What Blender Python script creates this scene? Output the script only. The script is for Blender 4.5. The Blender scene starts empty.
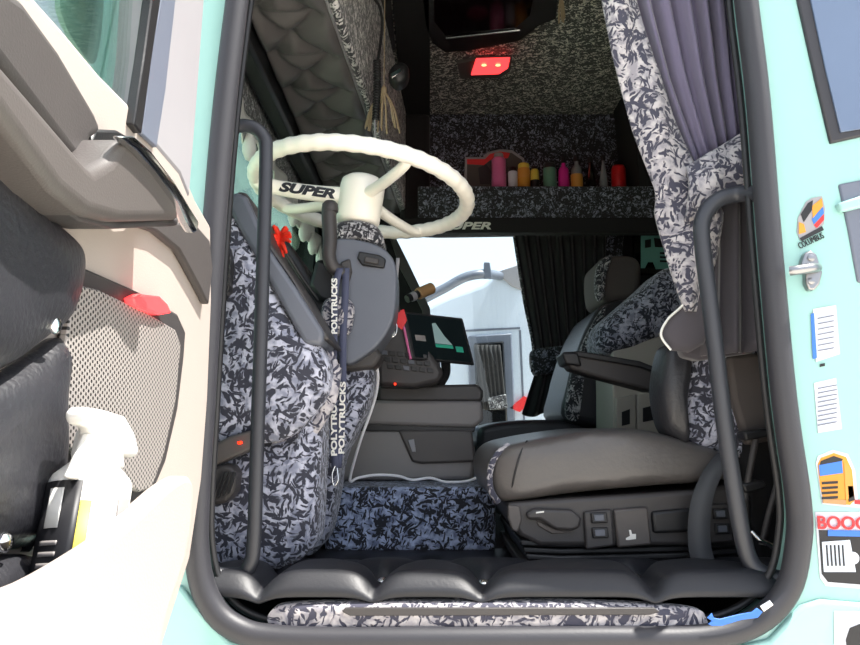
import bpy, bmesh, math, random
from mathutils import Vector, Matrix
random.seed(7)
S = bpy.context.scene
COL = S.collection
PI = math.pi
CX, CY, CZ = 0.0, -1.2, 1.75            # camera stands on the ground beside the open cab
F, HOR = 786.0, 430.0
PITCH = math.atan((HOR - 322.5) / F)
# ------------------------------------------------------------------ pixel -> point on a plane
def ray(px, py):
    a, b = (px - 430) / F, (322.5 - py) / F
    cp, sp = math.cos(PITCH), math.sin(PITCH)
    return Vector((a, cp - b * sp, sp + b * cp))
def PY(px, py, Y):
    d = ray(px, py); t = (Y - CY) / d.y
    return Vector((d.x * t, Y, CZ + d.z * t))
def PX(px, py, X):
    d = ray(px, py); t = X / d.x
    return Vector((X, CY + d.y * t, CZ + d.z * t))
def PZ(px, py, h):
    d = ray(px, py); t = h / d.z
    return Vector((d.x * t, CY + d.y * t, CZ + h))
# ------------------------------------------------------------------ materials
def srgb(r, g, b):
    return tuple(((v/255)/12.92 if v/255 <= .04045 else ((v/255+.055)/1.055)**2.4) for v in (r, g, b)) + (1,)
def newmat(name):
    m = bpy.data.materials.new(name); m.use_nodes = True
    nt = m.node_tree; nt.nodes.clear()
    out = nt.nodes.new('ShaderNodeOutputMaterial'); b = nt.nodes.new('ShaderNodeBsdfPrincipled')
    nt.links.new(b.outputs[0], out.inputs[0])
    return m, nt, b
def mat(name, col, rough=.5, metal=0, bump=0, bscale=200, var=.08, vscale=8, coat=0, spec=.5, sheen=0):
    m, nt, b = newmat(name)
    N, L = nt.nodes.new, nt.links.new
    tc = N('ShaderNodeTexCoord')
    n = N('ShaderNodeTexNoise'); n.inputs['Scale'].default_value = vscale; n.inputs['Detail'].default_value = 4
    L(tc.outputs['Object'], n.inputs['Vector'])
    mx = N('ShaderNodeMix'); mx.data_type = 'RGBA'
    c = srgb(*col)
    mx.inputs[6].default_value = tuple(v*(1-var) for v in c[:3]) + (1,)
    mx.inputs[7].default_value = tuple(min(1, v*(1+var)) for v in c[:3]) + (1,)
    L(n.outputs[0], mx.inputs[0]); L(mx.outputs[2], b.inputs['Base Color'])
    b.inputs['Roughness'].default_value = rough; b.inputs['Metallic'].default_value = metal
    b.inputs['Coat Weight'].default_value = coat; b.inputs['Specular IOR Level'].default_value = spec
    b.inputs['Sheen Weight'].default_value = sheen
    if bump:
        n2 = N('ShaderNodeTexNoise'); n2.inputs['Scale'].default_value = bscale; n2.inputs['Detail'].default_value = 3
        L(tc.outputs['Object'], n2.inputs['Vector'])
        bp = N('ShaderNodeBump'); bp.inputs['Strength'].default_value = bump; bp.inputs['Distance'].default_value = .002
        L(n2.outputs[0], bp.inputs['Height']); L(bp.outputs[0], b.inputs['Normal'])
    return m
def emat(name, col, strength):
    m, nt, b = newmat(name)
    b.inputs['Base Color'].default_value = srgb(*col)
    b.inputs['Emission Color'].default_value = srgb(*col); b.inputs['Emission Strength'].default_value = strength
    b.inputs['Roughness'].default_value = .2
    return m
def glass(name, col, rough=.0, alpha_mix=.85):
    m = bpy.data.materials.new(name); m.use_nodes = True
    nt = m.node_tree; nt.nodes.clear(); N, L = nt.nodes.new, nt.links.new
    out = N('ShaderNodeOutputMaterial'); t = N('ShaderNodeBsdfTransparent'); g = N('ShaderNodeBsdfGlossy')
    t.inputs[0].default_value = srgb(*col); g.inputs['Roughness'].default_value = .02
    lw = N('ShaderNodeLayerWeight'); lw.inputs[0].default_value = .15
    mx = N('ShaderNodeMixShader')
    mm = N('ShaderNodeMath'); mm.operation = 'MULTIPLY_ADD'; mm.inputs[1].default_value = .6; mm.inputs[2].default_value = 1-alpha_mix
    L(lw.outputs['Fresnel'], mm.inputs[0]); L(mm.outputs[0], mx.inputs[0])
    L(t.outputs[0], mx.inputs[1]); L(g.outputs[0], mx.inputs[2]); L(mx.outputs[0], out.inputs[0])
    return m
def crackle(name, light, dark, mid, scale=1.0, width=1.0, dens=1.0, rough=.75):
    """crushed plush fabric: pale ground with dark broken strokes running every way"""
    m, nt, b = newmat(name)
    N, L = nt.nodes.new, nt.links.new
    tc = N('ShaderNodeTexCoord')
    wn = N('ShaderNodeTexNoise'); wn.inputs['Scale'].default_value = 22*scale; wn.inputs['Detail'].default_value = 3
    L(tc.outputs['Object'], wn.inputs['Vector'])
    sub = N('ShaderNodeVectorMath'); sub.operation = 'SUBTRACT'; sub.inputs[1].default_value = (.5, .5, .5)
    L(wn.outputs['Color'], sub.inputs[0])
    sc = N('ShaderNodeVectorMath'); sc.operation = 'SCALE'; sc.inputs['Scale'].default_value = .034/scale
    L(sub.outputs[0], sc.inputs[0])
    ad = N('ShaderNodeVectorMath'); ad.operation = 'ADD'
    L(tc.outputs['Object'], ad.inputs[0]); L(sc.outputs[0], ad.inputs[1])
    last = None
    for i, th in enumerate((.2, .85, 1.45, 2.0, 2.65, 1.1, 2.9)):
        rt = N('ShaderNodeVectorRotate'); rt.rotation_type = 'EULER_XYZ'
        rt.inputs['Rotation'].default_value = ((.0, .5, -.5)[i % 3], th, (.4, 0, -.4)[i % 3])
        L(ad.outputs[0], rt.inputs['Vector'])
        mp = N('ShaderNodeMapping'); k_ = scale*(.75, 1.0, 1.35, .9)[i % 4]; mp.inputs['Scale'].default_value = (13*k_, 60*k_, 95*k_)
        mp.inputs['Location'].default_value = (i*3.1, i*1.7, 0)
        L(rt.outputs[0], mp.inputs['Vector'])
        v = N('ShaderNodeTexVoronoi'); v.feature = 'F1'; v.inputs['Scale'].default_value = 1.0
        L(mp.outputs[0], v.inputs['Vector'])
        mr = N('ShaderNodeMapRange'); mr.inputs['From Min'].default_value = .20+.10*width*dens; mr.inputs['From Max'].default_value = .12+.10*width*dens
        nz = N('ShaderNodeTexNoise'); nz.inputs['Scale'].default_value = 14*scale+6*i; nz.inputs['Detail'].default_value = 2
        L(ad.outputs[0], nz.inputs['Vector'])
        na = N('ShaderNodeMath'); na.operation = 'MULTIPLY_ADD'; na.inputs[1].default_value = .9; na.inputs[2].default_value = -.45
        L(nz.outputs[0], na.inputs[0])
        nb_ = N('ShaderNodeMath'); nb_.operation = 'ADD'; L(na.outputs[0], nb_.inputs[0]); L(v.outputs['Distance'], nb_.inputs[1])
        L(nb_.outputs[0], mr.inputs['Value'])
        if last is None: last = mr.outputs[0]
        else:
            mxx = N('ShaderNodeMath'); mxx.operation = 'MAXIMUM'; L(last, mxx.inputs[0]); L(mr.outputs[0], mxx.inputs[1]); last = mxx.outputs[0]
    g = N('ShaderNodeTexNoise'); g.inputs['Scale'].default_value = 55*scale; g.inputs['Detail'].default_value = 4
    L(ad.outputs[0], g.inputs['Vector'])
    gr = N('ShaderNodeMapRange'); gr.inputs['From Min'].default_value = .38; gr.inputs['From Max'].default_value = .6
    L(g.outputs[0], gr.inputs['Value'])
    m1 = N('ShaderNodeMix'); m1.data_type = 'RGBA'; m1.inputs[6].default_value = srgb(*mid); m1.inputs[7].default_value = srgb(*light)
    L(gr.outputs[0], m1.inputs[0])
    m2 = N('ShaderNodeMix'); m2.data_type = 'RGBA'; m2.inputs[7].default_value = srgb(*dark)
    L(last, m2.inputs[0]); L(m1.outputs[2], m2.inputs[6]); L(m2.outputs[2], b.inputs['Base Color'])
    b.inputs['Roughness'].default_value = rough; b.inputs['Sheen Weight'].default_value = .25
    bp = N('ShaderNodeBump'); bp.inputs['Strength'].default_value = .5; bp.inputs['Distance'].default_value = .004; bp.invert = True
    L(last, bp.inputs['Height']); L(bp.outputs[0], b.inputs['Normal'])
    return m
def grille_mat(name):
    m, nt, b = newmat(name); N, L = nt.nodes.new, nt.links.new
    tc = N('ShaderNodeTexCoord'); sp = N('ShaderNodeSeparateXYZ'); L(tc.outputs['Object'], sp.inputs[0])
    def lat(off):
        outs = []
        for k, ax in enumerate(('Y', 'Z')):
            a = N('ShaderNodeMath'); a.operation = 'MULTIPLY_ADD'; a.inputs[1].default_value = (1/.0105, 1/.0062)[k]; a.inputs[2].default_value = off
            L(sp.outputs[ax], a.inputs[0])
            fr = N('ShaderNodeMath'); fr.operation = 'FRACT'; L(a.outputs[0], fr.inputs[0])
            s = N('ShaderNodeMath'); s.operation = 'SUBTRACT'; s.inputs[1].default_value = .5; L(fr.outputs[0], s.inputs[0])
            mu = N('ShaderNodeMath'); mu.operation = 'MULTIPLY'; mu.inputs[1].default_value = (1.6, 1.0)[k]; L(s.outputs[0], mu.inputs[0])
            p = N('ShaderNodeMath'); p.operation = 'MULTIPLY'; L(mu.outputs[0], p.inputs[0]); L(mu.outputs[0], p.inputs[1]); outs.append(p)
        q = N('ShaderNodeMath'); q.operation = 'ADD'; L(outs[0].outputs[0], q.inputs[0]); L(outs[1].outputs[0], q.inputs[1])
        return q
    a, c = lat(0.0), lat(.5)
    mn = N('ShaderNodeMath'); mn.operation = 'MINIMUM'; L(a.outputs[0], mn.inputs[0]); L(c.outputs[0], mn.inputs[1])
    mr = N('ShaderNodeMapRange'); mr.inputs['From Min'].default_value = .055; mr.inputs['From Max'].default_value = .10
    L(mn.outputs[0], mr.inputs['Value'])
    mx = N('ShaderNodeMix'); mx.data_type = 'RGBA'; mx.inputs[6].default_value = srgb(35, 33, 33); mx.inputs[7].default_value = srgb(146, 140, 136)
    L(mr.outputs[0], mx.inputs[0]); L(mx.outputs[2], b.inputs['Base Color']); b.inputs['Roughness'].default_value = .5
    return m
M = {}
M['mint'] = mat('mint_paint', (146, 190, 184), .28, coat=.4, var=.02, vscale=3)
M['mint_plastic'] = mat('pale_mint_plastic', (158, 196, 186), .4)  # even mint plastic of the mirror housing, slightly paler than the cab paint
M['rubber'] = mat('rubber_seal', (46, 46, 51), .5, bump=.1, bscale=300)
M['black'] = mat('black_plastic', (30, 30, 32), .45, bump=.15, bscale=500)
M['matblack'] = mat('matt_black_cloth', (24, 23, 25), .9)
M['handle'] = mat('powder_coated_tube', (48, 50, 56), .42)
M['cream'] = mat('cream_door_trim', (166, 156, 149), .55, bump=.15, bscale=400, var=.03)
M['pale'] = mat('pale_frame', (148, 146, 150), .45, var=.03)
M['slate'] = mat('slate_grey', (100, 106, 120), .4)  # plain slate grey; also paints the shaded facet of the door frame
M['graypl'] = mat('warm_grey_plastic', (82, 77, 75), .5, bump=.15, bscale=500)
M['dgray'] = mat('dark_grey_plastic', (60, 57, 57), .5, bump=.12, bscale=500)
M['bluegray'] = mat('blue_grey_plastic', (92, 96, 106), .45)
M['console'] = mat('console_grey_plastic', (134, 129, 127), .5, bump=.1, bscale=500)
M['leather'] = mat('black_leather', (46, 46, 50), .38, bump=.5, bscale=160, var=.1)
M['seatleather'] = mat('seat_leather', (88, 84, 82), .33, bump=.4, bscale=120, var=.1, vscale=14)
M['tuft'] = mat('tufted_charcoal_leather', (94, 90, 90), .5, bump=.2, bscale=200)
M['mat'] = mat('black_mat_vinyl', (30, 31, 36), .5, bump=.15, bscale=200)
M['white'] = mat('ivory_wheel', (250, 245, 232), .35, var=.03, coat=.2)
M['chrome'] = mat('chrome', (225, 225, 225), .12, 1.0)
M['silver'] = mat('silver_paint', (196, 206, 220), .35, var=.03)
M['whitepl'] = mat('white_plastic', (232, 230, 224), .35, var=.02)
M['hem'] = mat('white_fringe', (225, 224, 218), .8)
M['curtain'] = mat('violet_grey_curtain', (104, 98, 122), .85, sheen=.3, var=.1)
M['curtaindark'] = mat('grey_curtain_lining', (66, 62, 68), .85, sheen=.3)
M['blackcurt'] = mat('black_velvet_curtain', (26, 24, 26), .9, sheen=.2)
M['fabric'] = crackle('crushed_plush', (182, 184, 200), (40, 42, 56), (124, 128, 146), 1.2, 1.05)
M['fabric_fine'] = crackle('crushed_plush_fine', (190, 188, 190), (28, 28, 36), (118, 118, 124), 1.5, 1.6)
M['fabric_dim'] = crackle('crushed_plush_ceiling', (240, 232, 220), (56, 54, 52), (200, 194, 186), 1.2, 1.4, 1.2)
M['fabric_dark'] = crackle('crushed_plush_dark', (160, 162, 182), (22, 22, 28), (100, 102, 118), 1.5, 1.6, 1.2)
M['fabric_light'] = crackle('crushed_plush_light', (186, 181, 182), (54, 54, 70), (138, 135, 142), 1.2, 1.0, 1.0)
M['grille'] = grille_mat('perforated_grille')
M['glass'] = glass('green_tinted_glass', (236, 246, 242), alpha_mix=.95)
M['wsglass'] = glass('windscreen_glass', (204, 224, 214), alpha_mix=.95)
M['darkglass'] = mat('dark_glass', (86, 102, 128), .08, spec=.8)
M['blackglass'] = mat('black_glass', (14, 15, 17), .08)
M['red'] = mat('red_plastic', (190, 22, 26), .4)
M['redcloth'] = mat('red_wool', (236, 52, 26), .8)
M['redlamp'] = emat('red_lamp', (255, 60, 62), 1.3)
M['hotlamp'] = emat('hot_lamp', (255, 150, 90), 3)
M['led'] = emat('red_led', (255, 40, 10), 2.5)
M['rope'] = mat('natural_rope', (176, 156, 128), .9)
M['cable'] = mat('white_cable', (236, 236, 240), .5)
M['strap'] = mat('slate_webbing', (70, 74, 96), .8)
M['belt'] = mat('grey_webbing', (66, 68, 72), .7)
M['wood'] = mat('brown_wood', (168, 130, 88), .6)
M['paper'] = mat('paper', (196, 200, 210), .7, var=.02)
M['blue'] = mat('blue_ink', (52, 110, 200), .5)
M['pink'] = mat('pink_liquid', (214, 110, 160), .3)
M['magenta'] = mat('magenta_label', (214, 30, 140), .5)
M['amber'] = mat('amber_label', (206, 140, 60), .4)
M['yellow'] = mat('yellow_label', (216, 196, 80), .5)
M['teal'] = mat('teal_print', (120, 176, 170), .6)
M['pale_teal'] = mat('pale_teal_strip', (176, 206, 196), .4)
M['striker'] = mat('brushed_steel', (150, 150, 152), .3, 1.0)
M['greenbottle'] = mat('green_bottle', (96, 140, 120), .3)
M['clearish'] = mat('grey_bottle', (120, 122, 128), .15)
M['yelpaint'] = mat('golden_ink', (206, 140, 44), .5)
M['redink'] = mat('red_ink', (214, 44, 48), .5)
M['ink'] = mat('black_ink', (26, 26, 30), .5)
M['beige'] = mat('beige_locker', (176, 170, 160), .5, var=.03)
M['tabletscreen'] = emat('tablet_screen', (10, 16, 18), .4)
M['green'] = emat('green_graph', (40, 120, 100), .3)
M['lightgraph'] = emat('pale_graph', (110, 130, 130), .35)
M['ground'] = mat('concrete_yard', (214, 206, 192), .9, bump=.3, bscale=40, var=.12, vscale=2)
M['brownprint'] = mat('brown_cover', (78, 72, 70), .8)
# ------------------------------------------------------------------ mesh helpers
def link(name, bm, m, parent=None, bevel=0, seg=2, smooth=True, solid=0, ang=40):
    me = bpy.data.meshes.new(name)
    bmesh.ops.recalc_face_normals(bm, faces=bm.faces)
    bm.to_mesh(me); bm.free()
    me.materials.append(M[m] if isinstance(m, str) else m)
    o = bpy.data.objects.new(name, me); COL.objects.link(o)
    if smooth:
        for p in me.polygons: p.use_smooth = True
    if solid:
        s = o.modifiers.new('t', 'SOLIDIFY'); s.thickness = solid; s.offset = 0
    if bevel:
        b = o.modifiers.new('b', 'BEVEL'); b.width = bevel; b.segments = seg; b.limit_method = 'ANGLE'; b.angle_limit = math.radians(ang)
        b.harden_normals = False
    if smooth and (bevel or not solid):
        try: me.set_sharp_from_angle(angle=math.radians(ang + 20))
        except Exception: pass
    if parent: o.parent = parent
    return o
def tag(o, label=None, cat=None, group=None, kind=None):
    if label: o['label'] = label
    if cat: o['category'] = cat
    if group: o['group'] = group
    if kind: o['kind'] = kind
    return o
def thing(name, label, cat, group=None):
    o = bpy.data.objects.new(name, None); COL.objects.link(o); o.empty_display_size = .05
    return tag(o, label, cat, group)
def cr(pts, n=6, closed=True):
    """catmull-rom through 2D or 3D points"""
    pts = [Vector(p) for p in pts]; out = []
    N = len(pts); R = range(N if closed else N-1)
    for i in R:
        p0 = pts[(i-1) % N] if closed or i > 0 else pts[0]
        p1, p2 = pts[i], pts[(i+1) % N]
        p3 = pts[(i+2) % N] if closed or i+2 < N else pts[-1]
        for k in range(n):
            t = k/n
            out.append(.5*((2*p1)+(p2-p0)*t+(2*p0-5*p1+4*p2-p3)*t*t+(3*p1-p0-3*p2+p3)*t**3))
    if not closed: out.append(pts[-1])
    return out
def prism_bm(P3, vec, bm=None):
    bm = bm or bmesh.new(); vec = Vector(vec)
    a = [bm.verts.new(p) for p in P3]; b = [bm.verts.new(p+vec) for p in P3]
    n = len(a)
    bm.faces.new(a); bm.faces.new(b[::-1])
    for i in range(n): bm.faces.new((a[i], b[i], b[(i+1) % n], a[(i+1) % n]))
    return bm
def prY(name, pts, Y, d, m, parent=None, bevel=.004, sm=0, seg=2):
    if sm: pts = [tuple(p) for p in cr(pts, sm)]
    return link(name, prism_bm([PY(p[0], p[1], Y) for p in pts], (0, d, 0)), m, parent, bevel, seg)
def prX(name, pts, X, d, m, parent=None, bevel=.004, sm=0, seg=2):
    if sm: pts = [tuple(p) for p in cr(pts, sm)]
    return link(name, prism_bm([PX(p[0], p[1], X) for p in pts], (-d, 0, 0)), m, parent, bevel, seg)
def prZ(name, pts, h, d, m, parent=None, bevel=.004):
    return link(name, prism_bm([PZ(p[0], p[1], h) for p in pts], (0, 0, d)), m, parent, bevel)
def box_bm(x0, x1, y0, y1, z0, z1, bm=None):
    return prism_bm([Vector((x0, y0, z0)), Vector((x1, y0, z0)), Vector((x1, y0, z1)), Vector((x0, y0, z1))], (0, y1-y0, 0), bm)
def box(name, x0, x1, y0, y1, z0, z1, m, parent=None, bevel=.004):
    return link(name, box_bm(x0, x1, y0, y1, z0, z1), m, parent, bevel)
def puff(name, P3, nrm, height, m, parent=None, back=.01, rings=8, power=.5, center=None, detail=None):
    """cushion: outline, domed towards nrm; outline must be star-shaped about its centre"""
    nrm = Vector(nrm).normalized(); bm = bmesh.new()
    c = center or sum(P3, Vector()) / len(P3)
    loops = [[bm.verts.new(p - nrm*back) for p in P3]]
    for r in range(rings):
        t = (r/rings)
        h = height*((1-(1-t)**2.4))**power if t > 0 else 0
        row = []
        for p in P3:
            q = c + (p-c)*(1-t*.999) + nrm*h
            if detail: q = q + nrm*detail(q, t)
            row.append(bm.verts.new(q))
        loops.append(row)
    n = len(P3)
    for a, b in zip(loops, loops[1:]):
        for i in range(n): bm.faces.new((a[i], a[(i+1) % n], b[(i+1) % n], b[i]))
    bm.faces.new(loops[0][::-1]); bm.faces.new(loops[-1])
    return link(name, bm, m, parent)
def pfY(name, pts, Y, hgt, m, parent=None, back=.02, sm=5, **k):
    pts = cr(pts, sm) if sm else pts
    return puff(name, [PY(p[0], p[1], Y) for p in pts], (0, -1, 0), hgt, m, parent, back, **k)
def pfX(name, pts, X, hgt, m, parent=None, back=.02, sm=5, **k):
    pts = cr(pts, sm) if sm else pts
    return puff(name, [PX(p[0], p[1], X) for p in pts], (1, 0, 0), hgt, m, parent, back, **k)
def tube_bm(P3, r, sm=6, ns=12, closed=False, bm=None, rfun=None, cap=True, flat=None):
    bm = bm or bmesh.new()
    P = cr(P3, sm, closed) if sm else [Vector(p) for p in P3]
    n = len(P); rows = []; up = None
    for i, p in enumerate(P):
        if closed: t = (P[(i+1) % n]-P[i-1])
        else: t = P[min(i+1, n-1)]-P[max(i-1, 0)]
        t.normalize()
        if up is None:
            up = t.orthogonal().normalized()
            if flat is not None: up = (Vector(flat[0]) - t*Vector(flat[0]).dot(t)).normalized()
        if flat is not None: up = (Vector(flat[0]) - t*Vector(flat[0]).dot(t)).normalized()
        up = (up - t*up.dot(t)).normalized(); s = t.cross(up)
        rr = rfun(i/(n-1)) if rfun else r
        ks = flat[1] if flat else 1
        rows.append([bm.verts.new(p + (up*math.cos(a)*ks + s*math.sin(a))*rr) for a in [2*PI*k/ns for k in range(ns)]])
    R = range(n if closed else n-1)
    for i in R:
        a, b = rows[i], rows[(i+1) % n]
        for k in range(ns): bm.faces.new((a[k], a[(k+1) % ns], b[(k+1) % ns], b[k]))
    if not closed and cap:
        bm.faces.new(rows[0][::-1]); bm.faces.new(rows[-1])
    return bm
def tube(name, P3, r, m, parent=None, **k):
    return link(name, tube_bm(P3, r, **k), m, parent)
def band(name, P3, wvec, thick, m, parent=None, sm=6):
    """flat strap swept along P3, constant width vector"""
    P = cr(P3, sm, False) if sm else P3
    bm = bmesh.new(); w = Vector(wvec)
    rows = [[bm.verts.new(p-w/2), bm.verts.new(p+w/2)] for p in P]
    for a, b in zip(rows, rows[1:]): bm.faces.new((a[0], a[1], b[1], b[0]))
    return link(name, bm, m, parent, solid=thick)
def lathe_bm(base, prof, ns=24, axis=(0, 0, 1), bm=None):
    bm = bm or bmesh.new(); ax = Vector(axis).normalized(); u = ax.orthogonal().normalized(); v = ax.cross(u); base = Vector(base)
    rows = [[bm.verts.new(base+ax*h+(u*math.cos(2*PI*k/ns)+v*math.sin(2*PI*k/ns))*max(r, .0002)) for k in range(ns)] for r, h in prof]
    for a, b in zip(rows, rows[1:]):
        for k in range(ns): bm.faces.new((a[k], a[(k+1) % ns], b[(k+1) % ns], b[k]))
    bm.faces.new(rows[0][::-1]); bm.faces.new(rows[-1])
    return bm
def lathe(name, base, prof, m, parent=None, **k):
    return link(name, lathe_bm(base, prof, **k), m, parent)
def sheet(name, f, nu, nv, m, parent=None, solid=.003):
    bm = bmesh.new()
    g = [[bm.verts.new(f(u/nu, v/nv)) for u in range(nu+1)] for v in range(nv+1)]
    for v in range(nv):
        for u in range(nu): bm.faces.new((g[v][u], g[v][u+1], g[v+1][u+1], g[v+1][u]))
    return link(name, bm, m, parent, solid=solid)
def rows_lr(rows, y):
    """interpolate (y, xl, xr) rows"""
    for a, b in zip(rows, rows[1:]):
        if y <= b[0]:
            t = (y-a[0])/(b[0]-a[0]); return a[1]+(b[1]-a[1])*t, a[2]+(b[2]-a[2])*t
    return rows[-1][1], rows[-1][2]
def text(name, s, org, xdir, ydir, size, m, parent=None, shear=0, bold=0, depth=.0008, width=None, align='LEFT'):
    cu = bpy.data.curves.new(name+'_c', 'FONT'); cu.body = s; cu.size = size; cu.shear = shear; cu.offset = bold; cu.extrude = depth; cu.align_x = align
    to = bpy.data.objects.new('tmp', cu); COL.objects.link(to)
    bpy.context.view_layer.update()
    me = bpy.data.meshes.new_from_object(to.evaluated_get(bpy.context.evaluated_depsgraph_get()))
    bpy.data.objects.remove(to); bpy.data.curves.remove(cu)
    x = Vector(xdir).normalized(); y = Vector(ydir); y = (y-x*y.dot(x)).normalized(); z = x.cross(y)
    k = 1
    if width:
        xs = [v.co.x for v in me.vertices]; k = width/(max(xs)-min(xs))
    for v in me.vertices: v.co = Vector(org)+x*v.co.x*k+y*v.co.y+z*v.co.z
    me.materials.clear(); me.materials.append(M[m])
    o = bpy.data.objects.new(name, me); COL.objects.link(o)
    if parent: o.parent = parent
    return o
# ================================================================== CAMERA, WORLD, LIGHT
cam = bpy.data.cameras.new('camera'); co = bpy.data.objects.new('camera', cam); COL.objects.link(co)
cam.sensor_width = 36; cam.lens = F/860*36; cam.clip_start = .02
co.location = (CX, CY, CZ); co.rotation_euler = (PI/2+PITCH, 0, 0); S.camera = co
S.view_settings.view_transform = 'Standard'; S.view_settings.look = 'None'; S.view_settings.gamma = 1
S.view_settings.use_curve_mapping = False; S.view_settings.exposure = 0.85
S.cycles.diffuse_bounces = 8; S.cycles.max_bounces = 14; S.cycles.transparent_max_bounces = 12
w = bpy.data.worlds.new('world'); S.world = w; w.use_nodes = True
nt = w.node_tree; bg = nt.nodes['Background']
sky = nt.nodes.new('ShaderNodeTexSky'); sky.sky_type = 'NISHITA'; sky.sun_disc = False
sky.sun_elevation = math.radians(64); sky.sun_rotation = math.radians(90); sky.air_density = 1; sky.dust_density = 4; sky.ozone_density = 1
mixn = nt.nodes.new('ShaderNodeMix'); mixn.data_type = 'RGBA'; mixn.inputs[0].default_value = .6
mixn.inputs[7].default_value = (.80, .86, .95, 1)
scl = nt.nodes.new('ShaderNodeVectorMath'); scl.operation = 'SCALE'; scl.inputs['Scale'].default_value = .12
nt.links.new(sky.outputs[0], scl.inputs[0]); nt.links.new(scl.outputs[0], mixn.inputs[6])
nt.links.new(mixn.outputs[2], bg.inputs[0]); bg.inputs[1].default_value = 1.35
sl = bpy.data.lights.new('sun', 'SUN'); sl.energy = 6.8; sl.angle = math.radians(.6); sl.color = (1, .96, .9)
so = bpy.data.objects.new('sun', sl); COL.objects.link(so)
so.rotation_euler = Vector((.42, -.04, .90)).to_track_quat('Z', 'Y').to_euler(); so.location = (3, -1, 6)
# ================================================================== CAB SHELL
FH = PY(430, 606, 0).z - CZ           # floor height relative to the eye
ZF = CZ + FH; CEIL = CZ + 1.43; FARY = 2.25
hole = [(252, -190), (246, -60), (238, 0), (226, 100), (217, 200), (210, 300), (204, 400), (198, 500), (198, 555), (208, 597), (234, 626), (285, 638), (430, 639), (600, 638), (700, 637), (754, 622), (786, 590), (797, 545), (797, 500), (783, 400), (769, 250), (757, 100), (745, 0), (735, -100), (715, -200), (640, -235), (330, -235)]
hp = cr([PY(p[0], p[1], 0) for p in hole], 5)
cc = Vector((.07, 0, CZ+.25))
body = thing('truck_cab', 'mint green side of a lorry cab around the open doorway', 'truck')
bm = bmesh.new()
def outer(p):
    d = (p-cc); x0, x1, z0, z1 = -.50, 1.5, CZ-.95, CZ+1.7
    t = 1e9
    if d.x > 1e-6: t = min(t, (x1-cc.x)/d.x)
    if d.x < -1e-6: t = min(t, (x0-cc.x)/d.x)
    if d.z > 1e-6: t = min(t, (z1-cc.z)/d.z)
    if d.z < -1e-6: t = min(t, (z0-cc.z)/d.z)
    return cc+d*t
loops = []
for k, (off, y) in enumerate([(0, .06), (0, .012), (.008, .002), (.02, 0)]):
    row = []
    for p in hp:
        d = (p-cc); q = p+d.normalized()*off; row.append(bm.verts.new((q.x, y, q.z)))
    loops.append(row)
loops.append([bm.verts.new(outer(p)) for p in hp])
loops.append([bm.verts.new(outer(p)+Vector((0, .06, 0))) for p in hp])
n = len(hp)
for a, b in zip(loops, loops[1:]+[loops[0]]):
    for i in range(n): bm.faces.new((a[i], a[(i+1) % n], b[(i+1) % n], b[i]))
link('side_panel', bm, 'mint', body)
# roof and rear faces of the outside
gas = tube('door_gasket', [p+Vector((0, -.004, 0)) for p in hp], .0185, 'rubber', body, sm=0, closed=True, ns=14)
gas['label'] = 'thick dark rubber seal round the doorway'
tube('inner_seal_lip', [cc+(p-cc)*.972+Vector((0, .03, 0)) for p in hp], .006, 'black', body, sm=0, closed=True, ns=8)
# right hand pillar window
prY('window_frame', [(792, -80), (798, 0), (816, 80), (831, 143), (862, 136), (960, 110), (960, -80)], -.006, .02, 'rubber', body, bevel=.003)
prY('window_pane', [(806, -80), (811, 0), (826, 70), (841, 132), (868, 128), (955, 104), (955, -80)], -.009, .01, 'darkglass', body, bevel=.001)
prY('air_intake', [(839, 184), (870, 178), (900, 176), (900, 290), (858, 282), (849, 232)], -.004, .02, 'slate', body, bevel=.003)
prY('intake_bar', [(838, 203), (862, 195), (905, 192), (905, 202), (862, 207), (842, 212)], -.012, .016, 'mint', body, bevel=.004)
# raised crease panels of the pillar skin
prY('lower_skirt', [(150, 600), (180, 585), (196, 606), (230, 642), (290, 656), (430, 657), (700, 656), (770, 640), (802, 606), (822, 600), (870, 604), (960, 610), (960, 760), (150, 760)], -.010, .014, 'mint', body, bevel=.006, seg=3)
# striker
st = prY('door_striker', [(801, 264), (805, 253), (811, 250), (817, 254), (820, 264), (823, 272), (820, 284), (815, 290), (809, 290), (806, 283), (806, 272)], -.012, .014, 'striker', body, bevel=.003, seg=3)
st['label'] = 'chrome door striker'
tube('striker_pin', [PY(817, 268, -.014), PY(812, 268, -.035), PY(798, 270, -.04), PY(790, 271, -.035)], .0075, 'striker', st)
for y in (258, 281): lathe('screw', PY(811, y, -.012), [(.0055, 0), (.0055, .002), (.003, .003)], 'striker', st, axis=(0, -1, 0), ns=10)
# shell structure
def struct(o): return tag(o, kind='structure')
GX0, GX1 = -.60, 1.5
struct(box('floor', -.62, GX1, .005, FARY+.05, ZF-.12, ZF-.075, 'matblack', bevel=0))
ce = struct(box('ceiling', -.50, GX1, .07, FARY, CEIL, CEIL+.04, 'fabric_dim', bevel=0))
struct(box('wall_rear', GX1, GX1+.04, .005, FARY+.05, ZF-.12, CEIL+.04, 'beige', bevel=0))
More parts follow.
